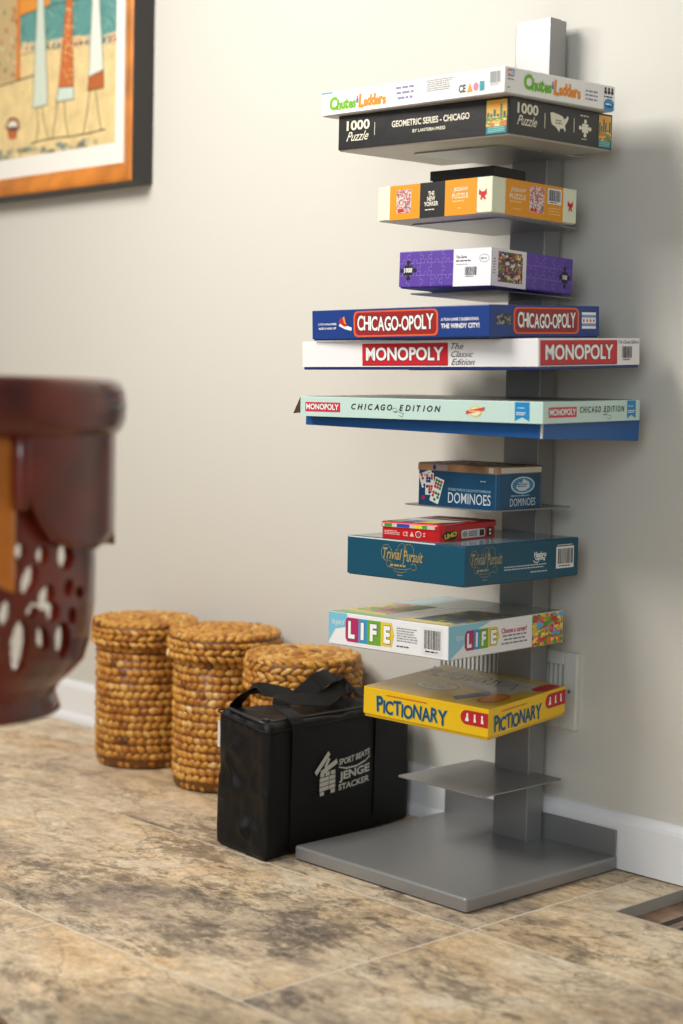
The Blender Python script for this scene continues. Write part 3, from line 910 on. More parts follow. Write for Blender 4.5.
# ---- teal trivia box
TEAL = mat('deep_teal_card', (0, 74, 98), 0.36)
o, l, A = card_box('teal', 'board_game_box', 'deep teal board game box with gold script title, under the small red tin', TEAL, ink(0, 60, 82), 0.002)
GOLD = mat('gold_foil', (206, 180, 110), 0.3, 0.4)
def trivial(f, u0, u1, gold, vb):
    w_ = u1 - u0
    a = A.asp(f)
    A.text(f, 'Trivial', u0 + 0.04 * w_, vb, u0 + 0.5 * w_, vb + 0.28, gold, 2, 0.008, 0.3)
    A.text(f, 'Pursuit', u0 + 0.53 * w_, vb - 0.02, u1, vb + 0.26, gold, 2, 0.008, 0.3)
    def arc(cu, cv, ru, rv, t0, t1, wd=0.009):
        A.line(f, [(cu + ru * math.cos(t0 + (t1 - t0) * k / 16), cv + rv * math.sin(t0 + (t1 - t0) * k / 16)) for k in range(17)], wd, gold, 2)
    arc(u0 + 0.12 * w_, vb + 0.16, 0.12 * w_, 0.2, 0.6, 5.2)
    arc(u0 + 0.5 * w_, vb + 0.26, 0.1 * w_, 0.16, -0.6, 3.4)
    arc(u0 + 0.66 * w_, vb + 0.24, 0.12 * w_, 0.18, -0.3, 2.8)
    A.line(f, [(u0 + 0.56 * w_, vb + 0.3), (u0 + 0.54 * w_, vb - 0.06), (u0 + 0.52 * w_, vb - 0.1)], 0.02, gold, 2)
    A.small(f, u0 + 0.22 * w_, vb - 0.18, u0 + 0.68 * w_, vb - 0.1, gold, 2, 1, 0.6)
    arc(u0 + 0.2 * w_, vb - 0.12, 0.07 * w_, 0.08, 0.4, 5.4)
    arc(u0 + 0.78 * w_, vb - 0.14, 0.07 * w_, 0.08, -2.2, 2.6)
    arc(u0 + 0.46 * w_, vb - 0.14, 0.28 * w_, 0.09, PI + 0.2, 2 * PI - 0.2)
    arc(u0 + 0.46 * w_, vb - 0.24, 0.16 * w_, 0.07, PI + 0.3, 2 * PI - 0.1)
    A.small(f, u0 + 0.4 * w_, vb - 0.4, u0 + 0.56 * w_, vb - 0.36, gold, 2, 1)
trivial('F', 0.305, 0.659, GOLD, 0.5)
trivial('R', 0.039, 0.31, mat('gold_foil_dull', (176, 160, 110), 0.35, 0.3), 0.52)
PALE = ink(186, 200, 206)
A.small('R', 0.328, 0.3, 0.713, 0.43, PALE, 2, 2, 0.42)
A.small('R', 0.56, 0.19, 0.72, 0.25, PALE, 2, 1, 0.5)
A.text('R', 'Hasbro', 0.59, 0.58, 0.7, 0.72, WHT, 2, 0.03, 0.1)
A.text('R', 'Gaming', 0.6, 0.48, 0.69, 0.6, WHT, 2, 0.03, 0.1)
A.line('R', [(0.585 + 0.05 * k / 8, 0.5 - 0.06 * math.sin(PI * k / 8)) for k in range(9)], 0.025, WHT, 2)
A.barcode('R', 0.79, 0.24, 0.955, 0.8)
A.small('R', 0.8, 0.82, 0.95, 0.86, WHT, 2, 1)
A.rect('F', 0.01, 0.965, 0.76, 0.998, ink(206, 214, 216), 1)
A.rect('T', 0.02, 0.02, 0.98, 0.98, mat('teal_top_print', (110, 134, 142), 0.12), 1)
l.build('lid', o)

# ---- red card game tin
o, w, d, h = box_thing('red', 'card_game_tin', 'small red card game tin with coloured tabs on its lid, lying on the teal box', 'game tin')
REDT = mat('red_tin', (206, 24, 28), 0.25, 0.15, coat=0.3)
l = MB()
l.bm(round_box(w, d, 0, h * 0.66, 0.012, 0.0), REDT)
A = Art(l, w, d, h)
PK = ink(240, 190, 186)
A.small('F', 0.084, 0.22, 0.35, 0.5, PK, 2, 3, 0.5)
A.text('F', 'CE', 0.39, 0.2, 0.47, 0.46, PK, 2, 0.02)
A.poly('F', [(0.5, 0.2), (0.57, 0.2), (0.535, 0.5)], PK, 2)
A.disc('F', 0.64, 0.35, 0.05, 0.2, PK, 2)
A.disc('F', 0.64, 0.35, 0.038, 0.15, ink(150, 60, 60), 2.4)
A.small('F', 0.72, 0.2, 0.75, 0.5, PK, 2, 2)
A.disc('R', 0.155, 0.32, 0.125, 0.26, BLK, 1.5)
A.text('R', 'UNO', 0.05, 0.12, 0.265, 0.46, ink(240, 220, 60), 3, 0.06, 0, ((0.04, BLK),), [(0, 0.15, 1), (0.03, 0.15, 1), (0.1, 0.15, 1)], 0.1)
A.rrect('R', 0.344, 0.08, 0.77, 0.58, ink(226, 222, 220), 2, 0.35)
A.disc('R', 0.41, 0.33, 0.045, 0.17, ink(170, 160, 160), 2.5)
A.small('R', 0.48, 0.16, 0.66, 0.5, ink(90, 80, 84), 3, 3, 0.6)
A.rect('R', 0.67, 0.14, 0.75, 0.52, ink(50, 44, 48), 3)
A.rrect('R', 0.808, 0.06, 0.91, 0.6, BLK, 2, 0.3)
A.disc('R', 0.86, 0.44, 0.02, 0.08, WHT, 3)
A.disc('R', 0.86, 0.22, 0.02, 0.08, WHT, 3)
l.build('body', o)
l = MB()
LIDW = mat('ivory_printed_tin', (206, 196, 184), 0.3)
l.bm(round_box(w + 0.003, d + 0.003, h * 0.66, h, 0.013, 0.003), REDT)
A = Art(l, w + 0.003, d + 0.003, h)
A.rect('F', 0.06, 0.69, 0.9, 0.9, LIDW, 1)
for u0, u1, c in ((0.1, 0.22, (52, 156, 60)), (0.3, 0.5, (30, 74, 170)), (0.58, 0.7, (236, 206, 40)), (0.7, 0.78, (60, 160, 70))):
    A.rect('F', u0, 0.7, u1, 0.9, ink(*c), 2)
A.rect('T', 0.05, 0.06, 0.95, 0.95, LIDW, 1)
for u0, u1, c in ((0.08, 0.2, (52, 156, 60)), (0.28, 0.48, (30, 74, 170)), (0.56, 0.74, (236, 206, 40))):
    A.poly('T', [(u0, 0.06), (u1, 0.06), (u1 + 0.06, 0.3), (u0 + 0.06, 0.3)], ink(*c), 2)
A.poly('T', [(0.8, 0.06), (0.95, 0.06), (0.95, 0.5), (0.86, 0.3)], ink(34, 30, 32), 2)
A.poly('T', [(0.1, 0.7), (0.95, 0.62), (0.95, 0.92), (0.1, 0.92)], ink(176, 40, 40), 2)
A.poly('T', [(0.1, 0.56), (0.95, 0.5), (0.95, 0.58), (0.1, 0.66)], ink(40, 36, 38), 2)
l.build('lid', o)

# ---- white life box
o, l, A = card_box('life', 'board_game_box', 'white board game box with rainbow-tiled title, on the shelf above the yellow box', mat('white_card_life', (232, 233, 233), 0.3), ink(206, 206, 202), 0.002)
CY = ink(120, 190, 214)
TILE = [(176, 36, 96), (44, 150, 200), (104, 166, 50), (230, 200, 44)]
def life(f, us, v0, v1, vs0, vs1):
    for k in range(4):
        a0, a1 = us[k], us[k + 1]
        if k == 3:
            A.poly(f, [(a0, v0 + 0.02), (a1 - 0.02, v0 + 0.02), (a1, (v0 + v1) / 2), (a1 - 0.02, v1), (a0, v1)], ink(*TILE[k]), 2)
        elif k == 0:
            A.poly(f, [(a0, v0 + 0.1), (a0 + 0.015, v0), (a1, v0), (a1, v1), (a0 + 0.015, v1), (a0, v1 - 0.1)], ink(*TILE[k]), 2)
        else:
            A.rect(f, a0, v0, a1, v1, ink(*TILE[k]), 2)
        e = (a1 - a0) * (0.28 if k != 1 else 0.36)
        A.text(f, 'LIFE'[k], a0 + e * 0.8, vs0, a1 - e, vs1, ink(244, 244, 240), 4, 0.05, 0, ((0.03, ink(90, 90, 90)),))
A.poly('F', [(0.0, 0.1), (0.06, 0.5), (0.16, 0.6), (0.16, 0.99), (0.0, 0.99)], CY)
A.text('F', 'the game of', 0.03, 0.58, 0.14, 0.8, WHT, 2, 0.0, 0.3)
life('F', (0.15, 0.262, 0.335, 0.452, 0.562), 0.16, 0.88, 0.26, 0.78)
A.small('F', 0.585, 0.36, 0.77, 0.8, ink(150, 150, 150), 2, 6, 0.45)
A.small('F', 0.585, 0.2, 0.69, 0.27, BLK, 2, 1)
A.barcode('F', 0.795, 0.12, 0.95, 0.9)
A.poly('R', [(0.002, 0.0), (0.1, 0.3), (0.2, 0.75), (0.35, 0.99), (0.0, 0.99)], ink(136, 196, 216))
A.text('R', 'the game of', 0.06, 0.5, 0.13, 0.74, WHT, 2, 0.0, 0.3)
life('R', (0.132, 0.208, 0.254, 0.326, 0.424), 0.22, 0.8, 0.3, 0.72)
A.text('R', 'Choose a career!', 0.442, 0.56, 0.665, 0.72, ink(190, 40, 80), 2, 0.02, 0.15)
A.small('R', 0.442, 0.2, 0.67, 0.54, ink(130, 120, 130), 2, 3, 0.4, 0.3, True)
LC = [(230, 180, 40), (60, 150, 60), (210, 70, 130), (90, 170, 210), (230, 110, 40), (250, 214, 90), (110, 180, 60), (196, 60, 60)]
A.patches('R', 0.712, 0.02, 0.992, 0.98, LC, 9, 7, 2, 21, 0.7)
A.rect('T', 0.005, 0.005, 0.995, 0.995, mat('life_top_grey_sheen', (150, 150, 140), 0.1), 1)  # grey reflection on the glossy top, put into the base colour
A.poly('T', [(0.0, 0.55), (0.4, 0.5), (0.62, 0.7), (0.5, 0.99), (0.0, 0.99)], ink(160, 206, 216, 0.12), 1.3)
A.poly('T', [(0.01, 0.02), (0.45, 0.01), (0.3, 0.2), (0.12, 0.46), (0.01, 0.5)], ink(206, 190, 60, 0.12), 1.5)
A.poly('T', [(0.01, 0.005), (0.55, 0.005), (0.5, 0.06), (0.02, 0.1)], ink(96, 170, 50, 0.12), 1.7)
A.patches('T', 0.06, 0.16, 0.36, 0.56, [(200, 180, 120), (220, 120, 150), (120, 180, 90), (210, 190, 170)], 5, 5, 2, 14)
A.poly('T', [(0.55, 0.01), (0.95, 0.01), (0.97, 0.1), (0.6, 0.12)], ink(220, 190, 40, 0.12), 1.8)
A.patches('T', 0.62, 0.1, 0.96, 0.6, [(110, 110, 110), (70, 90, 130), (200, 180, 70), (80, 110, 80), (130, 120, 116)], 6, 6, 2, 15)
l.build('lid', o)

# ---- yellow drawing game
YEL = mat('yellow_card', (234, 190, 16), 0.36, bump=0.06, bscale=60)
o, l, A = card_box('yellow', 'board_game_box', 'bright yellow drawing game box with dark blue title, lowest box on the tower', YEL, ink(214, 170, 14), 0.006)
INKB = ink(20, 62, 104)
JP = [(0.1, 0.08, 1.15), (-0.02, 0.0, 0.95), (-0.02, -0.06, 1.0), (0.04, 0.05, 1.05), (-0.04, 0.0, 0.95), (-0.05, 0.1, 1.0), (0.04, -0.05, 1.0), (0.0, 0.06, 1.0), (0.06, -0.04, 1.0), (0.0, 0.05, 1.1)]
A.text('F', 'PICTIONARY', 0.112, 0.2, 0.68, 0.76, INKB, 3, 0.008, 0, ((0.03, ink(60, 140, 150)),), JP)
A.small('F', 0.19, 0.8, 0.6, 0.86, ink(206, 96, 30), 2, 1, 0.7)
RT = ink(184, 22, 36)
A.rrect('F', 0.786, 0.4, 0.997, 0.86, RT, 2, 0.5, True, False)
def icons(f, u0, u1, v0, v1, L=3):
    du = (u1 - u0) / 3
    for k in range(3):
        u = u0 + du * (k + 0.5)
        vm = (v0 + v1) / 2
        hv = (v1 - v0)
        A.disc(f, u, vm + hv * 0.22, du * 0.12, hv * 0.13, WHT, L, 10)
        A.poly(f, [(u - du * 0.1, vm + hv * 0.12), (u + du * 0.1, vm + hv * 0.12), (u + du * 0.22, vm - hv * 0.25), (u - du * (0.3 if k == 0 else 0.12), vm - hv * 0.25)], WHT, L)
icons('F', 0.81, 0.98, 0.4, 0.84)
A.text('R', 'PICTIONARY', 0.067, 0.18, 0.67, 0.74, INKB, 3, 0.008, 0, ((0.03, ink(60, 140, 150)),), JP)
A.small('R', 0.154, 0.8, 0.564, 0.86, ink(206, 96, 30), 2, 1, 0.7)
A.rrect('R', 0.726, 0.42, 0.997, 0.9, RT, 2, 0.5, True, False)
icons('R', 0.75, 0.97, 0.42, 0.88)
# top: a gloss-laminated picture
def gl(r_, g_, b_):
    return ink(r_, g_, b_, 0.14)
A.rect('T', 0.004, 0.004, 0.996, 0.996, gl(196, 158, 40), 1)
A.text('T', 'PICTIONARY', 0.04, 0.62, 0.62, 0.86, gl(110, 104, 84), 2, 0.01, 0, (), JP)
A.disc('T', 0.36, 0.36, 0.16, 0.13, gl(120, 112, 92), 1.6)
A.disc('T', 0.36, 0.36, 0.145, 0.115, gl(196, 182, 140), 2.0)
A.small('T', 0.27, 0.3, 0.45, 0.44, gl(110, 104, 90), 2.4, 3)
A.poly('T', [(0.47, 0.5), (0.86, 0.42), (0.93, 0.86), (0.55, 0.92)], gl(178, 172, 160), 2)
A.line('T', [(0.6, 0.8), (0.66, 0.62), (0.74, 0.8), (0.8, 0.6)], 0.012, gl(120, 116, 110), 2.5)
A.poly('T', [(0.62, 0.16), (0.68, 0.1), (0.78, 0.38), (0.72, 0.46), (0.7, 0.42)], gl(50, 86, 130), 3)
A.disc('T', 0.85, 0.3, 0.08, 0.17, gl(196, 92, 30), 2.6)
A.disc('T', 0.85, 0.3, 0.062, 0.14, gl(206, 130, 40), 2.9)
A.rrect('T', 0.88, 0.7, 0.985, 0.97, RT, 2.8, 0.2)
l.build('lid', o)

# ================================================================== BASKETS
def hyacinth():
    m = bpy.data.materials.new('woven_hyacinth')
    m.use_nodes = True
    nt = m.node_tree
    b = nt.nodes['Principled BSDF']
    at = nt.nodes.new('ShaderNodeAttribute')
    at.attribute_name = 'strand'
    r = nt.nodes.new('ShaderNodeValToRGB')
    st = [(0.0, (62, 32, 8)), (0.26, (176, 110, 32)), (0.6, (218, 158, 62)), (0.85, (232, 186, 104)), (1.0, (240, 210, 150))]
    el = r.color_ramp.elements
    while len(el) < len(st):
        el.new(0.5)
    for e, (p, c) in zip(el, st):
        e.position = p
        e.color = rgb(*c)
    nt.links.new(at.outputs['Fac'], r.inputs['Fac'])
    tc = nt.nodes.new('ShaderNodeTexCoord')
    n = nt.nodes.new('ShaderNodeTexNoise')
    n.inputs['Scale'].default_value = 160
    n.inputs['Detail'].default_value = 4
    nt.links.new(tc.outputs['Object'], n.inputs['Vector'])
    mx = nt.nodes.new('ShaderNodeMix')
    mx.data_type = 'RGBA'
    mx.blend_type = 'MULTIPLY'
    r2 = nt.nodes.new('ShaderNodeValToRGB')
    r2.color_ramp.elements[0].position = 0.3
    r2.color_ramp.elements[0].color = (0.55, 0.45, 0.38, 1)
    r2.color_ramp.elements[1].position = 0.6
    r2.color_ramp.elements[1].color = (1, 1, 1, 1)
    nt.links.new(n.outputs['Fac'], r2.inputs['Fac'])
    mx.inputs[0].default_value = 0.8
    nt.links.new(r.outputs['Color'], mx.inputs[6])
    nt.links.new(r2.outputs['Color'], mx.inputs[7])
    nt.links.new(mx.outputs[2], b.inputs['Base Color'])
    b.inputs['Roughness'].default_value = 0.42
    bp = nt.nodes.new('ShaderNodeBump')
    bp.inputs['Strength'].default_value = 0.4
    bp.inputs['Distance'].default_value = 0.0015
    nt.links.new(n.outputs['Fac'], bp.inputs['Height'])
    nt.links.new(bp.outputs['Normal'], b.inputs['Normal'])
    return m
HY = hyacinth()
_us, _uf = [], []
_ns, _nr = 7, 4
_us.append((1, 0, 0))
for i in range(1, _nr + 1):
    t = PI * i / (_nr + 1)
    for k in range(_ns):
        p = 2 * PI * k / _ns
        _us.append((math.cos(t), math.sin(t) * math.cos(p) * (1 + 0.3 * math.cos(t)), math.sin(t) * math.sin(p) * (1 + 0.3 * math.cos(t))))
_us.append((-1, 0, 0))
for k in range(_ns):
    _uf.append((0, 1 + k, 1 + (k + 1) % _ns))
    for i in range(_nr - 1):
        a0 = 1 + i * _ns
        _uf.append((a0 + k, a0 + _ns + k, a0 + _ns + (k + 1) % _ns, a0 + (k + 1) % _ns))
    a0 = 1 + (_nr - 1) * _ns
    _uf.append((a0 + k, len(_us) - 1, a0 + (k + 1) % _ns))

class Weave:
    def __init__(s, seed):
        s.mb = MB()
        s.tone = []
        s.r = random.Random(seed)
    def lobe(s, c, t, n, ln, wd, th, tilt, tone):
        up = n.cross(t)
        ct, st = math.cos(tilt), math.sin(tilt)
        a = t * ct + up * st
        b2 = up * ct - t * st
        vs = [c + a * (x * ln) + b2 * (y * wd) + n * (z * th) for x, y, z in _us]
        s.mb.add(vs, _uf, HY, True)
        s.tone += [tone] * len(vs)
    def ring(s, rad, z, rh, nlob, dark=0.0, flat=False):
        """one braided ring: two slanted strands"""
        ph = s.r.random() * 6.28
        s.k = getattr(s, 'k', 0) + 1
        step = 2 * PI * rad / nlob
        for k in range(nlob):
            an = ph + 2 * PI * k / nlob + s.r.uniform(-0.02, 0.02)
            er = Vector((math.cos(an), math.sin(an), 0))
            et = Vector((-math.sin(an), math.cos(an), 0))
            rj = s.r.uniform(-0.0012, 0.0012)
            tone = min(1, max(0, s.r.gauss(0.54, 0.17) - dark))
            tl = (0.42 if s.k % 2 else -0.36) + s.r.uniform(-0.2, 0.2)
            wj = s.r.uniform(0.46, 0.56)
            if flat:
                s.lobe(er * rad + Vector((0, 0, z + rj)), et, Vector((0, 0, 1)), step * 0.66, rh * wj, 0.006, tl, tone)
            else:
                s.lobe(er * (rad + rj) + Vector((0, 0, z + s.r.uniform(-0.001, 0.001))), et, er, step * 0.66, rh * wj, 0.0066, -tl, tone)
    def core(s, pts, tone=0.08, n=40):
        vs, fs = [], []
        for r_, z in pts:
            for k in range(n):
                an = 2 * PI * k / n
                vs.append((r_ * math.cos(an), r_ * math.sin(an), z))
        for i in range(len(pts) - 1):
            for k in range(n):
                k2 = (k + 1) % n
                fs.append((i * n + k, i * n + k2, (i + 1) * n + k2, (i + 1) * n + k))
        s.mb.add(vs, fs, HY, True)
        s.tone += [tone] * len(vs)
    def build(s, name, parent):
        o = s.mb.build(name, parent)
        at = o.data.attributes.new('strand', 'FLOAT', 'POINT')
        at.data.foreach_set('value', s.tone)
        return o

def basket(x, y, rl, rb, H, lidh, rows, lrows, label, seed, nl, dark=0.0):
    o = thing('lidded_basket', label, 'basket', (x, y, 0), group='woven lidded baskets along the wall')
    bh = H - lidh + 0.02
    wv = Weave(seed)
    wv.core([(0.001, 0.004), (rb - 0.006, 0.004), (rb - 0.0035, 0.01), (rb - 0.0035, bh), (rb - 0.012, bh), (rb - 0.014, 0.012), (0.001, 0.012)])
    rh = (bh - 0.004) / rows
    for k in range(rows):
        q = rb - 0.0055
        if k == 0:
            q -= 0.004
        wv.ring(q, 0.004 + (k + 0.5) * rh, rh, nl, dark)
    wv.build('body', o)
    wv = Weave(seed + 50)
    z0 = H - lidh
    wv.core([(rb + 0.001, z0 + 0.002), (rl - 0.0035, z0 + 0.003), (rl - 0.0035, H - 0.012), (rl - 0.010, H - 0.006), (0.001, H - 0.004), (0.001, H - 0.012), (rl - 0.011, H - 0.013), (rb + 0.001, z0 + 0.002)])
    rh = (lidh - 0.003) / lrows
    for k in range(lrows):
        q = rl - 0.0055 - (0.003 if k == lrows - 1 else 0)
        wv.ring(q, z0 + 0.001 + (k + 0.5) * rh, rh, nl + 2, dark * 0.5)
    rw = 0.0155
    q = rl - 0.014
    while q > 0.008:
        wv.ring(q, H - 0.0045 + 0.001 * (1 - q / rl), rw, max(4, int(nl * q / rl)), 0.0, True)
        q -= rw
    wv.build('lid', o)
    return o
basket(-0.8230, -0.1255, 0.1215, 0.1085, 0.329, 0.055, 17, 4, 'tall woven lidded basket farthest left, beside the carved chair', 11, 36, 0.08)
basket(-0.5380, -0.1270, 0.1225, 0.1095, 0.336, 0.058, 18, 4, 'woven lidded basket in the middle, left of the black bag', 23, 38)
basket(-0.2880, -0.1270, 0.1210, 0.105, 0.316, 0.070, 15, 5, 'woven basket with thick lid showing above the black bag', 37, 30)

# ================================================================== BLACK BAG
BAGM = mat('black_nonwoven_fabric', (7, 7, 8), 0.46, spec=0.3, bump=0.5, bscale=700)
STRP = mat('black_webbing', (9, 9, 10), 0.5, spec=0.3, bump=0.5, bscale=900)
bag = thing('tote_bag', 'black zipped tote bag with pale printed logo, standing between baskets and tower', 'bag', (0, 0, 0))
QA, QB, QC, QD = Vector((-0.1750, -0.4480)), Vector((-0.0130, -0.4640)), Vector((-0.0730, -0.0310)), Vector((-0.150, -0.031))
def bag_pt(u, v, w_):      # u across (0 left .. 1 right), v from near to far, w_ height
    p = (QA * (1 - u) + QB * u) * (1 - v) + (QD * (1 - u) + QC * u) * v
    zt = (0.262 * (1 - u) + 0.246 * u) * (1 - v) + (0.244 * (1 - u) + 0.236 * u) * v
    return Vector((p.x, p.y, zt * w_))
nx, ny, nz = 30, 60, 44
b = bmesh.new()
bmesh.ops.create_cube(b, size=2)
bm2 = bmesh.new()
Lx, Ly, Lz = 0.0725, 0.213, 0.125
vid = {}
def bag_vert(i, j, k):
    key = (i, j, k)
    if key in vid:
        return vid[key]
    q = Vector(((2 * i / nx - 1) * Lx, (2 * j / ny - 1) * Ly, (2 * k / nz - 1) * Lz))
    R_ = 0.020 if k > nz // 2 else 0.013
    inn = Vector((max(-Lx + R_, min(Lx - R_, q.x)), max(-Ly + R_, min(Ly - R_, q.y)), max(-Lz + R_, min(Lz - R_, q.z))))
    dlt = q - inn
    if dlt.length > 1e-9:
        mx_ = max(abs(dlt.x), abs(dlt.y), abs(dlt.z))
        q = inn + dlt.normalized() * R_
    u, v, w_ = (q.x / Lx + 1) / 2, (q.y / Ly + 1) / 2, (q.z / Lz + 1) / 2
    p = bag_pt(u, v, w_)
    # soft fabric: wrinkles on the near end and the top, a slight slump
    end = max(0.0, 1 - v * 7)
    top = max(0.0, (w_ - 0.9) * 10)
    mid = math.sin(PI * u)
    n1_ = noise.noise(Vector((p.x * 16, p.y * 10, p.z * 13 + 5)))
    n2_ = noise.noise(Vector((p.x * 40 + 3, p.y * 30, p.z * 26)))
    ridge = 1 - abs(noise.noise(Vector((p.x * 12 + p.z * 9, p.y * 8, p.z * 14 - p.x * 8 + 2)))) * 2.2
    low = 1 - w_
    p.y += end * mid * min(1.0, w_ * 5) * (-0.012 * n1_ - 0.007 * n2_ - 0.016 * max(0, ridge) ** 2 * (0.25 + low) + 0.010)
    p.x += end * 0.004 * n1_
    p.z += top * (-0.012 * math.sin(PI * u) * math.sin(PI * v) + 0.010 * n1_ + 0.005 * n2_)
    if u > 0.97 and w_ < 0.96 and v > 0.05:
        p.x += 0.0
    p.z = max(p.z, 0.0005)
    vid[key] = bm2.verts.new(p)
    return vid[key]
def bag_quad(a, b_, c, d):
    try:
        bm2.faces.new([bag_vert(*q) for q in (a, b_, c, d)])
    except ValueError:
        pass
for i in range(nx):
    for j in range(ny):
        bag_quad((i, j, 0), (i, j + 1, 0), (i + 1, j + 1, 0), (i + 1, j, 0))
        bag_quad((i, j, nz), (i + 1, j, nz), (i + 1, j + 1, nz), (i, j + 1, nz))
    for k in range(nz):
        bag_quad((i, 0, k), (i + 1, 0, k), (i + 1, 0, k + 1), (i, 0, k + 1))
        bag_quad((i, ny, k), (i, ny, k + 1), (i + 1, ny, k + 1), (i + 1, ny, k))
for j in range(ny):
    for k in range(nz):
        bag_quad((0, j, k), (0, j, k + 1), (0, j + 1, k + 1), (0, j + 1, k))
        bag_quad((nx, j, k), (nx, j + 1, k), (nx, j + 1, k + 1), (nx, j, k + 1))
b.free()
mb = MB()
mb.bm(bm2, BAGM, True)
# printed logo on the long face
LOGO = mat('pale_grey_print', (214, 211, 200), 0.6)
fdir = (QC - QB).normalized()
fn = Vector((-fdir.y, fdir.x)) * -1
if fn.x < 0:
    fn = -fn
def face_pt(s_, z_, e=0.0022):
    p = QB + fdir * s_ + fn * e
    zt = 0.246 - 0.010 * s_ / 0.427
    return (p.x, p.y, z_)
def fpoly(pts, e=0.0022, m=LOGO):
    mb.add([face_pt(s_, z_, e) for s_, z_ in pts], [tuple(range(len(pts)))], m)
def ftext(string, s0, z0, s1, z1, bold, shear=0.0, bend=0.0, e=0.0022):
    vs, fs = glyphs(string, bold, shear)
    x0, x1 = min(p[0] for p in vs), max(p[0] for p in vs)
    y0, y1 = min(p[1] for p in vs), max(p[1] for p in vs)
    out = []
    for px, py in vs:
        fu, fv = (px - x0) / (x1 - x0), (py - y0) / (y1 - y0)
        out.append(face_pt(s0 + fu * (s1 - s0), z0 + fv * (z1 - z0) + bend * fu * fu, e))
    mb.add(out, fs, LOGO)
ftext('SPORT BEATS', 0.207, 0.145, 0.302, 0.157, 0.03, 0.1, 0.008)
fpoly([(0.207, 0.143), (0.23, 0.138), (0.262, 0.138), (0.29, 0.144), (0.303, 0.151), (0.303, 0.148), (0.288, 0.140), (0.262, 0.1345), (0.23, 0.1345), (0.207, 0.141)])
ftext('JENGE', 0.209, 0.111, 0.302, 0.132, 0.035, 0.0, 0.004)
ftext('STACKER', 0.207, 0.097, 0.302, 0.109, 0.03, 0.0, 0.004)
def plank(s_, z_, ln, ht, ang, e=0.0022):
    c, sn = math.cos(ang), math.sin(ang)
    fpoly([(s_ + c * x - sn * y, z_ + sn * x + c * y) for x, y in ((-ln / 2, -ht / 2), (ln / 2, -ht / 2), (ln / 2, ht / 2), (-ln / 2, ht / 2))], e)
plank(0.158, 0.157, 0.052, 0.0095, 0.72)
plank(0.172, 0.1555, 0.02, 0.007, 0.9, 0.0024)
plank(0.178, 0.1465, 0.05, 0.0095, 0.34)
for row_ in range(5):
    zz = 0.1345 - row_ * 0.0088
    if row_ in (0, 4):
        plank(0.158, zz, 0.012, 0.0075, 0.03)
        plank(0.190, zz + 0.001, 0.013, 0.0075, 0.03)
        if row_ == 0:
            plank(0.174, zz + 0.0005, 0.013, 0.0075, 0.03)
    else:
        plank(0.164, zz, 0.027, 0.0075, 0.03)
        plank(0.188, zz + 0.0008, 0.018, 0.0075, 0.03)
mb.build('body', bag)
# piping round the top
def top_ring(inset, dz, e):
    pts = []
    for k in range(25): pts.append((inset + (1 - 2 * inset) * k / 24, 0.0))
    out = []
    R_u, R_v = 0.1, 0.034
    for cu, cv, a0 in ((1 - R_u, R_v, -PI / 2), (1 - R_u, 1 - R_v, 0), (R_u, 1 - R_v, PI / 2), (R_u, R_v, PI)):
        for k in range(7):
            t = a0 + PI / 2 * k / 6
            out.append((cu + R_u * math.cos(t) * (1 + e / 0.0145 * 0.1), cv + R_v * math.sin(t) * (1 + e / 0.0145 * 0.1)))
    res = []
    for i in range(len(out)):
        a_, c_ = out[i], out[(i + 1) % len(out)]
        n_ = 10 if abs(a_[1] - c_[1]) > 0.3 else (5 if abs(a_[0] - c_[0]) > 0.3 else 1)
        for k in range(n_):
            u, v = a_[0] + (c_[0] - a_[0]) * k / n_, a_[1] + (c_[1] - a_[1]) * k / n_
            p = bag_pt(u, v, 1.0)
            p.z += dz
            res.append(p)
    return res
mb = MB()
mb.tube(top_ring(0, -0.0105, 0.012), 0.0016, STRP, 6, True)
mb.build('piping', bag)
mb = MB()
zp = [bag_pt(0.16 + 0.68 * t, 0.03 + 0.0 * t, 1.0) + Vector((0, 0, -0.001)) for t in [k / 8 for k in range(9)]]
zp += [bag_pt(0.84, 0.03 + 0.9 * k / 10, 1.0) + Vector((0, 0, -0.001)) for k in range(1, 11)]
mb.tube(zp, 0.0032, mat('zip_teeth', (44, 44, 46), 0.4), 6)
mb.build('zip', bag)
mb = MB()
p = bag_pt(0.8, 0.05, 1.0)
mb.box(p.x - 0.004, p.x + 0.012, p.y - 0.004, p.y + 0.004, p.z + 0.001, p.z + 0.006, mat('zip_pull', (60, 60, 62), 0.35, 0.5), 0.0012, 2)
mb.build('zip_pull', bag)
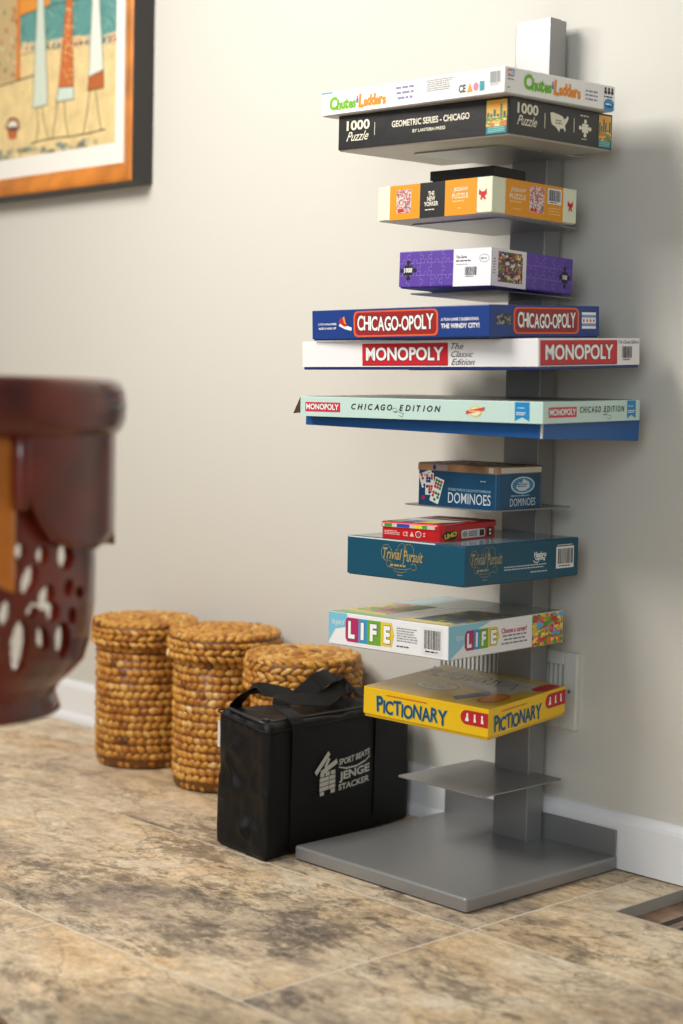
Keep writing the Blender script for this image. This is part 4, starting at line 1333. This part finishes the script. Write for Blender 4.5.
# webbing handles
def strap(path, wdir, width, th=0.0013):
    pts = []
    P_ = [Vector(p) for p in path]
    # Catmull-Rom
    for i in range(len(P_) - 1):
        p0, p1, p2, p3 = P_[max(0, i - 1)], P_[i], P_[i + 1], P_[min(len(P_) - 1, i + 2)]
        for k in range(6):
            t = k / 6
            pts.append(0.5 * ((2 * p1) + (-p0 + p2) * t + (2 * p0 - 5 * p1 + 4 * p2 - p3) * t * t + (-p0 + 3 * p1 - 3 * p2 + p3) * t ** 3))
    pts.append(P_[-1])
    WD = [Vector(q) for q in wdir]
    vs, fs = [], []
    N_ = len(pts)
    for i, p in enumerate(pts):
        t = (pts[min(N_ - 1, i + 1)] - pts[max(0, i - 1)]).normalized()
        f = i / (N_ - 1) * (len(WD) - 1)
        i0 = min(len(WD) - 2, int(f))
        wv_ = WD[i0].lerp(WD[i0 + 1], f - i0)
        wv_ = (wv_ - t * wv_.dot(t)).normalized()
        nn = t.cross(wv_).normalized()
        for sx, sn in ((-1, -1), (1, -1), (1, 1), (-1, 1)):
            vs.append(p + wv_ * (sx * width / 2) + nn * (sn * th / 2))
    for i in range(N_ - 1):
        for k in range(4):
            k2 = (k + 1) % 4
            fs.append((i * 4 + k, i * 4 + k2, i * 4 + 4 + k2, i * 4 + 4 + k))
    fs += [(3, 2, 1, 0), tuple((N_ - 1) * 4 + k for k in range(4))]
    m_ = MB()
    m_.add(vs, fs, STRP)
    return m_
F3 = Vector((fdir.x, fdir.y, 0))
N3 = Vector((fn.x, fn.y, 0))
def fp(s_, z_, e):
    return Vector((QB.x, QB.y, 0)) + F3 * s_ + N3 * e + Vector((0, 0, z_))
S1, S2 = 0.085, 0.335
path = [fp(S1, 0.004, 0.0012), fp(S1, 0.12, 0.0016), fp(S1, 0.225, 0.003), fp(S1 + 0.001, 0.246, -0.003), fp(S1 + 0.006, 0.256, -0.02), fp(S1 + 0.012, 0.262, -0.045), fp(S1 + 0.036, 0.272, -0.066), fp(S1 + 0.085, 0.268, -0.056), fp(S1 + 0.14, 0.262, -0.052), fp(S2 - 0.05, 0.272, -0.062), fp(S2 - 0.014, 0.266, -0.044), fp(S2 - 0.004, 0.254, -0.018), fp(S2, 0.243, -0.003), fp(S2, 0.225, 0.003), fp(S2, 0.12, 0.0016), fp(S2, 0.03, 0.0012)]
wd = [F3, F3, F3, F3, F3, F3, -N3 + F3 * 0.4 + Vector((0, 0, 0.6)), -N3 + Vector((0, 0, 0.7)), -N3 + Vector((0, 0, 0.8)), -N3 - F3 * 0.4 + Vector((0, 0, 0.6)), -F3, -F3, -F3, -F3, -F3, -F3]
strap(path, wd, 0.034).build('handle', bag)
T1, T2 = 0.07, 0.32
path = [fp(T1, 0.02, -0.1420), fp(T1, 0.15, -0.1420), fp(T1, 0.245, -0.140), fp(T1 + 0.002, 0.268, -0.132), fp(T1 + 0.01, 0.284, -0.115), fp(T1 + 0.04, 0.288, -0.106), fp(T1 + 0.09, 0.276, -0.094), fp(T1 + 0.12, 0.266, -0.084), fp(T1 + 0.17, 0.292, -0.078), fp(T2 - 0.03, 0.296, -0.082), fp(T2 - 0.006, 0.272, -0.086), fp(T2, 0.256, -0.093), fp(T2, 0.24, -0.096), fp(T2, 0.15, -0.096), fp(T2, 0.03, -0.096)]
wd = [F3, F3, F3, F3, F3, -N3 + Vector((0, 0, 0.8)), -N3 + Vector((0, 0, 0.9)), -N3 + Vector((0, 0, 0.9)), -N3 + Vector((0, 0, 0.7)), -F3, -F3, -F3, -F3, -F3]
strap(path, wd, 0.036).build('handle', bag)
mb = MB()
p = bag_pt(0.0, 0.03, 0.82)
mb.box(p.x - 0.0085, p.x + 0.002, p.y - 0.001, p.y + 0.0002, p.z - 0.034, p.z + 0.016, mat('white_tag', (214, 212, 206), 0.6))
tg = mb.build('care_tag', bag)
tg['label'] = 'small white sewn-in tag'

# ================================================================== FRAMED PICTURE
PX1, PZ0, PY = -1.001, 1.3255, -0.033
PW, PH = 0.86, 0.72
pic = thing('framed_picture', 'framed beach picture with orange wooden moulding hanging at upper left', 'picture', (PX1 - PW / 2, 0.014, PZ0))
BLKF = mat('black_frame_paint', (46, 44, 44), 0.45, bump=0.2, bscale=40)
WF = mat('amber_wood', (200, 122, 44), 0.32, var=0.3, vscale=12, coat=0.3)
def local(x0, x1, y0, y1, z0, z1):
    return x0, x1, y0, y1, z0, z1
mb = MB()
yF = PY - 0.024
hw = PW / 2
t = 0.004
for q in ((-hw, hw, 0.0, t), (-hw, hw, PH - t, PH), (-hw, -hw + t, t, PH - t), (hw - t, hw, t, PH - t)):
    mb.box(q[0], q[1], yF, 0.0, q[2], q[3], BLKF)
mb.build('outer_frame', pic)
mb = MB()
wdF = 0.046
def mould(pa, pb, pc, pd):
    mb.add([pa, pb, pc, pd], [(0, 1, 2, 3)], WF)
o0, i0 = t, t + wdF
def corner(dx, dz, y):
    return (hw - dx, y, dz)
for (sx0, sz0), (sx1, sz1) in (((-1, 0), (1, 0)), ((1, 0), (1, 1)), ((1, 1), (-1, 1)), ((-1, 1), (-1, 0))):
    def pt(sx, sz, ins, y):
        return (sx * (hw - ins), y, ins if sz == 0 else PH - ins)
    steps = [(t, yF - 0.0005), (t + 0.008, yF - 0.004), (t + 0.022, yF - 0.002), (t + wdF, yF + 0.008), (t + wdF, yF + 0.014)]
    for (ia, ya), (ib, yb) in zip(steps[:-1], steps[1:]):
        mould(pt(sx0, sz0, ia, ya), pt(sx1, sz1, ia, ya), pt(sx1, sz1, ib, yb), pt(sx0, sz0, ib, yb))
mb.build('moulding', pic)
mb = MB()
mI = t + wdF
mb.box(-hw + mI - 0.004, hw - mI + 0.004, yF + 0.011, yF + 0.014, mI - 0.004, PH - mI + 0.004, mat('mat_board', (236, 232, 222), 0.7))
mb.build('mat_board', pic)
# print
mW = 0.038
mB = 0.05
pr = MB()
px1 = hw - mI - mW
pz0 = mI + mB
pz1 = PH - mI - mB
px0 = -hw + mI + mW
SX_, SZ_ = 0.00430, 0.00250
def pp(x, y, L):     # x, y are design units counted from the print's lower right corner
    X = px1 - (117 - x) * SX_
    Z = pz0 + (140 + (117 - x) * 0.132 - y) * SZ_
    return (min(px1, max(px0, X)), yF + 0.0107 - 0.0002 * L, min(pz1, max(pz0, Z)))
def ppoly(pts, c, L):
    pr.add([pp(x, y, L) for x, y in pts], [tuple(range(len(pts)))], ink(*c, 0.5))
def pline(pts, wd_, c, L):
    for (xa, ya), (xb, yb) in zip(pts[:-1], pts[1:]):
        A_, B_ = Vector((xa * SX_, -ya * SZ_)), Vector((xb * SX_, -yb * SZ_))
        tt = (B_ - A_)
        if tt.length < 1e-9:
            continue
        tt.normalize()
        nn = Vector((-tt.y, tt.x)) * wd_ * SZ_ / 2
        q = [A_ - nn, B_ - nn, B_ + nn, A_ + nn]
        ppoly([(p_.x / SX_, -p_.y / SZ_) for p_ in q], c, L)
pr.box(px0, px1, yF + 0.0107, yF + 0.0125, pz0, pz1, mat('paper_sand', (226, 200, 142), 0.6, var=0.12, vscale=25))
rnd = random.Random(3)
ppoly([(-60, -60), (117, -60), (117, 36), (100, 40), (80, 36), (60, 43), (40, 42), (20, 44), (-60, 48)], (96, 150, 142), 1)
for k in range(150):
    x, y = rnd.uniform(-40, 117), rnd.uniform(-50, 34)
    dx = rnd.choice((5, 7, -6))
    pline([(x, y), (min(117, x + dx), y + rnd.uniform(5, 10))], 0.7, rnd.choice([(60, 112, 110), (150, 190, 176), (70, 124, 120), (50, 96, 98)]), 1.5)
for k in range(18):
    x = 22 + k * 5.5
    ppoly([(x, 46), (x + 2, 38 + rnd.uniform(-2, 2)), (x + 6, 37), (x + 8, 44), (x + 4, 49)], rnd.choice([(222, 196, 150), (216, 176, 140), (196, 190, 160), (150, 170, 140)]), 2)
pline([(20, 50), (50, 47), (85, 44), (117, 40)], 0.8, (110, 90, 60), 2.4)
ppoly([(20, -20), (52, -20), (52, 4), (20, 11)], (224, 146, 58), 2)
pline([(20, 11), (52, 4), (117, -2)], 1.2, (60, 80, 70), 2.5)
ppoly([(-60, -60), (19, -60), (18, 74), (-60, 84)], (196, 170, 120), 2.2)
for k in range(120):
    x, y = rnd.uniform(-55, 16), rnd.uniform(-50, 72)
    ppoly([(x, y), (x + 2, y - 3), (x + 3.4, y), (x + 2, y + 4)], rnd.choice([(176, 110, 70), (150, 150, 110), (206, 190, 150), (190, 130, 80), (120, 130, 100)]), 2.5)
ppoly([(17.5, -30), (20.5, -30), (22, 75), (17.5, 76)], (214, 124, 50), 2.8)
pline([(-60, 88), (0, 79), (20, 75), (37, 71)], 1.5, (50, 50, 40), 3)
def figure(top, bot, c, hem=None, hc=None, legs=()):
    (xa, xb, yt), (xc, xd, yb1, yb2) = top, bot
    ppoly([(xc, yb1), (xd, yb2), (xb, yt), (xa, yt)], c, 3)
    pline([(xa, yt), (xc, yb1), (xd, yb2), (xb, yt)], 0.9, (60, 60, 48), 3.4)
    if hem:
        ppoly([(xc, yb1), (xd, yb2), (hem[1], hem[3]), (hem[0], hem[2])], hc, 3.2)
        pline([(xc, yb1), (hem[0], hem[2]), (hem[1], hem[3]), (xd, yb2)], 0.9, (60, 60, 48), 3.4)
    for lg in legs:
        pline(lg, 1.1, (48, 50, 44), 3.6)
figure((39.5, 45.5, -10), (35.5, 51, 104, 101), (206, 216, 196), None, None, (((40, 104), (41.5, 122), (39, 137), (34, 140)), ((45, 103), (47, 116), (52, 136))))
figure((69.5, 74.5, -10), (62, 76.5, 85, 85), (200, 110, 52), (59.5, 77.5, 99, 97), (206, 220, 204), (((60.5, 98), (59, 115), (55.5, 136)), ((68, 98), (69, 116), (72, 134))))
for k in range(46):
    y = rnd.uniform(4, 82)
    f = y / 85
    x = rnd.uniform(69 - 6 * f, 75 + 1 * f)
    ppoly([(x, y), (x + 0.8, y - 1.2), (x + 1.6, y), (x + 0.8, y + 1.2)], (236, 200, 140), 3.5)
figure((94.5, 100, -10), (91.5, 105.5, 77, 71), (222, 228, 214), (90.5, 106, 90, 88), (184, 100, 52), (((93, 90), (90, 112), (86.5, 132)), ((98, 89), (101, 110), (104, 129))))
ppoly([(8, 116), (11, 112), (17, 112), (21, 116), (22, 123), (18, 127), (11, 127), (6, 123)], (140, 84, 54), 3)
ppoly([(9, 122), (10, 117), (15, 115), (19, 118), (19, 122)], (230, 222, 200), 3.3)
ppoly([(8, 126), (19, 126), (18, 134), (10, 134)], (188, 104, 56), 3.3)
ppoly([(11, 122), (17, 121), (18, 124), (10, 124)], (50, 50, 50), 3.5)
for k in range(46):
    x = rnd.uniform(-20, 110)
    y = 150 - (x / 117) * 14 + rnd.uniform(-4, 8)
    s_ = rnd.uniform(2, 5)
    ppoly([(x - s_, y), (x - s_ * 0.4, y - 3), (x + s_ * 0.6, y - 2.6), (x + s_, y + 1), (x, y + 3)], rnd.choice([(150, 140, 110), (180, 170, 130), (120, 116, 96), (196, 186, 150), (130, 146, 130)]), 3 + rnd.random() * 0.5)
pline([(34, 139), (45, 136), (60, 134), (75, 133), (90, 131), (108, 127)], 1.2, (50, 54, 46), 3.8)
for x, y in ((15, 60), (31, 95), (56, 105), (84, 62), (110, 96), (25, 88), (81, 110), (112, 60)):
    ppoly([(x, y), (x + 0.8, y - 1), (x + 1.4, y + 0.6)], (90, 110, 90), 3)
pr.build('print', pic)
for zz, yy in ((0.30, -0.02),):
    pass

# ================================================================== CARVED CHAIR (left foreground)
def carved_wood():
    return mat('red_brown_lacquered_wood', (92, 26, 10), 0.28, spec=0.5, var=0.5, vscale=14, coat=0.4)
CW = carved_wood()
AMBW = mat('amber_lacquered_wood', (176, 100, 24), 0.3, var=0.3, vscale=10, coat=0.4)
AX = Vector((0.352, -1.332))
CAM = Vector((2.2004, -2.4126))
ev = (CAM - AX).normalized()
rv_ = Vector((-ev.y, ev.x))
ch = thing('wooden_chair', 'carved red-brown wooden chair with pierced lattice back, at the left edge up close', 'chair', (AX.x, AX.y, 0))
def cp(phi, rad, z):
    p = (ev * math.cos(phi) + rv_ * math.sin(phi)) * rad
    return (p.x, p.y, z)
def lathe(prof, a0, a1, n, m, cap=True):
    m_ = MB()
    vs, fs = [], []
    k_ = len(prof)
    for i in range(n + 1):
        ph = a0 + (a1 - a0) * i / n
        vs += [cp(ph, r_, z) for r_, z in prof]
    full = abs(a1 - a0) > 6.28
    for i in range(n):
        for j in range(k_):
            j2 = (j + 1) % k_
            fs.append((i * k_ + j, (i + 1) * k_ + j, (i + 1) * k_ + j2, i * k_ + j2))
    if not full and cap:
        fs.append(tuple(range(k_)))
        fs.append(tuple(n * k_ + j for j in range(k_))[::-1])
    m_.add(vs, fs, m, True)
    return m_
D = math.radians
# rail
rail = []
for k in range(16):
    t_ = 2 * PI * k / 16
    rail.append((0.2065 + 0.021 * math.cos(t_), 0.8185 + 0.0355 * math.copysign(abs(math.sin(t_)) ** 0.75, math.sin(t_))))
lathe(rail, D(-95), D(97), 60, CW).build('top_rail', ch)
# apron band: lower edge is cut to a scalloped outline
def band(a0, a1, rad, th, ztop, zfun, m, n=60, nz_=14):
    m_ = MB()
    vs, fs = [], []
    def idx(i, j, s_):
        return (i * (nz_ + 1) + j) * 2 + s_
    for i in range(n + 1):
        ph = a0 + (a1 - a0) * i / n
        zb = zfun(ph)
        for j in range(nz_ + 1):
            z = ztop + (zb - ztop) * j / nz_
            bul = 0.0
            vs.append(cp(ph, rad + bul, z))
            vs.append(cp(ph, rad - th, z))
    for i in range(n):
        for j in range(nz_):
            fs.append((idx(i, j, 0), idx(i, j + 1, 0), idx(i + 1, j + 1, 0), idx(i + 1, j, 0)))
            fs.append((idx(i, j, 1), idx(i + 1, j, 1), idx(i + 1, j + 1, 1), idx(i, j + 1, 1)))
        fs.append((idx(i, nz_, 0), idx(i, nz_, 1), idx(i + 1, nz_, 1), idx(i + 1, nz_, 0)))
        fs.append((idx(i, 0, 0), idx(i + 1, 0, 0), idx(i + 1, 0, 1), idx(i, 0, 1)))
    for i in (0, n):
        for j in range(nz_):
            fs.append((idx(i, j, 0), idx(i, j, 1), idx(i, j + 1, 1), idx(i, j + 1, 0)))
    m_.add(vs, fs, m, True)
    return m_
def zpx(y):
    return 0.8476 - (y - 380) * 0.001251
def interp(tab, x):
    if x <= tab[0][0]:
        return tab[0][1]
    for (xa, ya), (xb, yb) in zip(tab[:-1], tab[1:]):
        if x <= xb:
            return ya + (yb - ya) * (x - xa) / (xb - xa)
    return tab[-1][1]
low = [(20, 497), (26, 508), (34, 526), (46, 541), (60, 547), (85, 548), (96, 540), (103, 534), (110, 543), (114, 545)]
def zband(ph):
    x = 0.2145 * 797 * math.sin(ph) - 60
    y = interp(low, x)
    # the near side of the ring is closer to the lens
    return 0.84 + (zpx(y) - 0.84) * (2.1 - 0.21 * math.cos(ph)) / 2.1
band(D(26), D(95), 0.2145, 0.022, 0.795, zband, CW).build('apron', ch)
e_ = []
for k in range(12):
    t_ = 2 * PI * k / 12
    e_.append((math.cos(t_), math.sin(t_)))
m_ = MB()
m_.tube([cp(D(26), 0.2035, z) for z in (0.795, 0.76, 0.72, 0.70)], [0.0125, 0.0125, 0.012, 0.010], CW, 12)
m_.build('apron_edge', ch)
band(D(-80), D(25), 0.196, 0.016, 0.795, lambda ph: 0.62 + 0.02 * math.cos(ph * 6), AMBW).build('back_panel', ch)
# pierced lattice
holes = [(18, 551, 6, 8, 0), (40, 555, 6, 9, 0), (63, 556, 8, 13, 0), (11, 573, 7.5, 12, 0.2), (27, 580, 7.5, 15, 0.3), (44, 598, 7.5, 13, 0.35), (77, 593, 4, 6, 0), (66, 588, 4.5, 9, 0.1), (30, 611, 5, 8, 0.3), (70, 617, 4.5, 9, 0), (4, 614, 7, 12, 0.2), (51, 613, 6.5, 9.5, 0.1), (18, 645, 9, 22, 0.1), (41, 640, 6.5, 12, -0.15), (61, 641, 7.5, 17, 0.05),
         (-12, 560, 7, 11, 0), (-30, 575, 8, 14, -0.2), (-16, 600, 8, 14, 0.3), (-50, 560, 7, 12, 0), (-58, 600, 9, 16, 0.1), (-34, 625, 8, 16, 0), (-12, 645, 8, 18, 0), (-60, 645, 8, 18, 0), (-85, 570, 8, 14, 0), (-90, 610, 8, 16, 0.2), (-88, 645, 7, 16, 0), (-120, 565, 7, 13, 0), (-125, 610, 7, 15, 0), (-140, 585, 6, 10, 0)]
lat_prof = [(490, 90), (535, 92), (560, 92.5), (600, 92), (640, 87), (660, 81.5), (672, 70), (682, 58), (690, 53)]
def lat_r(y):
    return (interp(lat_prof, y) + 60) / 797.0
m_ = MB()
nphi, nzz = 260, 130
vs, fs = [], []
ymin, ymax = 492, 690
def in_hole(x, y):
    for hx, hy, rx, ry, tl in holes:
        dx, dy = x - hx, y - hy
        c, s_ = math.cos(tl), math.sin(tl)
        X, Y = c * dx + s_ * dy, -s_ * dx + c * dy
        if y > 536 and (X / (rx * 1.02)) ** 2 + (Y / (ry * 1.08)) ** 2 < 1:
            return True
    return False
def lat_pt(i, j, s_):
    ph = D(-88) + D(180) * i / nphi
    y = ymin + (ymax - ymin) * j / nzz
    r_ = lat_r(y)
    z = 0.84 + (zpx(y) - 0.84) * (2.1 - r_ * math.cos(ph)) / 2.1 if y < 655 else None
    if z is None:
        z1_ = 0.84 + (zpx(655) - 0.84) * (2.1 - lat_r(655) * math.cos(ph)) / 2.1
        f = (y - 655) / (690 - 655)
        z = z1_ * (1 - f) + zpx(690) * f
    return cp(ph, r_ - s_ * 0.014, z)
for i in range(nphi + 1):
    for j in range(nzz + 1):
        vs.append(lat_pt(i, j, 0))
        vs.append(lat_pt(i, j, 1))
solid = {}
for i in range(nphi):
    for j in range(nzz):
        ph = D(-88) + D(180) * (i + 0.5) / nphi
        y = ymin + (ymax - ymin) * (j + 0.5) / nzz
        x = 797 * 2.1 / (2.1 - lat_r(y) * math.cos(ph)) * lat_r(y) * math.sin(ph) - 60
        solid[(i, j)] = not in_hole(x, y)
def li(i, j, s_):
    return (i * (nzz + 1) + j) * 2 + s_
for (i, j), ok in solid.items():
    if not ok:
        continue
    fs.append((li(i, j, 0), li(i, j + 1, 0), li(i + 1, j + 1, 0), li(i + 1, j, 0)))
    fs.append((li(i, j, 1), li(i + 1, j, 1), li(i + 1, j + 1, 1), li(i, j + 1, 1)))
    if not solid.get((i - 1, j), False):
        fs.append((li(i, j, 0), li(i, j, 1), li(i, j + 1, 1), li(i, j + 1, 0)))
    if not solid.get((i + 1, j), False):
        fs.append((li(i + 1, j, 0), li(i + 1, j + 1, 0), li(i + 1, j + 1, 1), li(i + 1, j, 1)))
    if not solid.get((i, j - 1), False):
        fs.append((li(i, j, 0), li(i + 1, j, 0), li(i + 1, j, 1), li(i, j, 1)))
    if not solid.get((i, j + 1), False):
        fs.append((li(i, j + 1, 0), li(i, j + 1, 1), li(i + 1, j + 1, 1), li(i + 1, j + 1, 0)))
m_.add(vs, fs, CW, False)
m_.build('lattice', ch)
seat = [(0.0005, 0.4675), (0.125, 0.4675), (0.140, 0.4655), (0.142, 0.463), (0.1425, 0.456), (0.146, 0.447), (0.149, 0.438), (0.147, 0.4365), (0.0005, 0.4365)]
lathe(seat, 0, 2 * PI, 64, CW).build('seat', ch)
ped = [(0.0005, 0.438), (0.055, 0.438), (0.045, 0.39), (0.032, 0.34), (0.038, 0.27), (0.045, 0.2), (0.034, 0.13), (0.042, 0.06), (0.07, 0.03), (0.088, 0.02), (0.09, 0.0), (0.0005, 0.0)]
lathe(ped, 0, 2 * PI, 40, CW).build('pedestal', ch)

# ================================================================== LIGHT
w = bpy.data.worlds.new('room_ambient')
SC.world = w
w.use_nodes = True
bg = w.node_tree.nodes['Background']
bg.inputs['Color'].default_value = (1.0, 0.98, 0.95, 1)
bg.inputs['Strength'].default_value = 0.2

def add_light(name, typ, loc, energy, col, **kw):
    ld = bpy.data.lights.new(name, typ)
    ld.energy = energy
    ld.color = col
    for k, v in kw.items():
        setattr(ld, k, v)
    o = bpy.data.objects.new(name, ld)
    COL.objects.link(o)
    o.location = loc
    return o
add_light('lamp_light', 'POINT', (-0.50, -0.98, 1.76), 13.5, (1.0, 0.96, 0.90), shadow_soft_size=0.11)
def aim(o, tgt):
    o.rotation_euler = (Vector(tgt) - o.location).to_track_quat('-Z', 'Y').to_euler()
k = add_light('overhead_fill', 'AREA', (-0.5, -2.1, 2.45), 56, (1.0, 0.96, 0.92), shape='SQUARE', size=1.0)  # unseen area light added as soft overhead fill from the left
aim(k, (-0.3, -0.4, 0.4))
k = add_light('cool_front_fill', 'AREA', (2.3, -3.3, 1.5), 34, (0.84, 0.93, 1.0), shape='RECTANGLE', size=1.2, size_y=1.5)  # unseen area light added behind the camera as cool frontal fill
aim(k, (0.5, 0.0, 0.6))

# ================================================================== CAMERA
cd = bpy.data.cameras.new('camera')
cam = bpy.data.objects.new('camera', cd)
COL.objects.link(cam)
cd.sensor_fit = 'VERTICAL'
cd.sensor_height = 36.0
cd.lens = 1673.88 * 36.0 / 1024.0
Rv, Uv, Fv = Vector((0.690538, 0.722949, 0.022410)), Vector((-0.065883, 0.032015, 0.997314)), Vector((-0.720289, 0.690160, -0.069737))
M = Matrix((Rv, Uv, -Fv)).transposed().to_4x4()
M.translation = Vector((2.200405, -2.412650, 0.840193))
cam.matrix_world = M
cd.dof.use_dof = True
cd.dof.focus_distance = 2.93
cd.dof.aperture_fstop = 2.2
SC.camera = cam

SC.view_settings.view_transform = 'Standard'
SC.view_settings.look = 'None'
SC.view_settings.exposure = 0.14
SC.view_settings.gamma = 1.0
SC.view_settings.use_curve_mapping = False
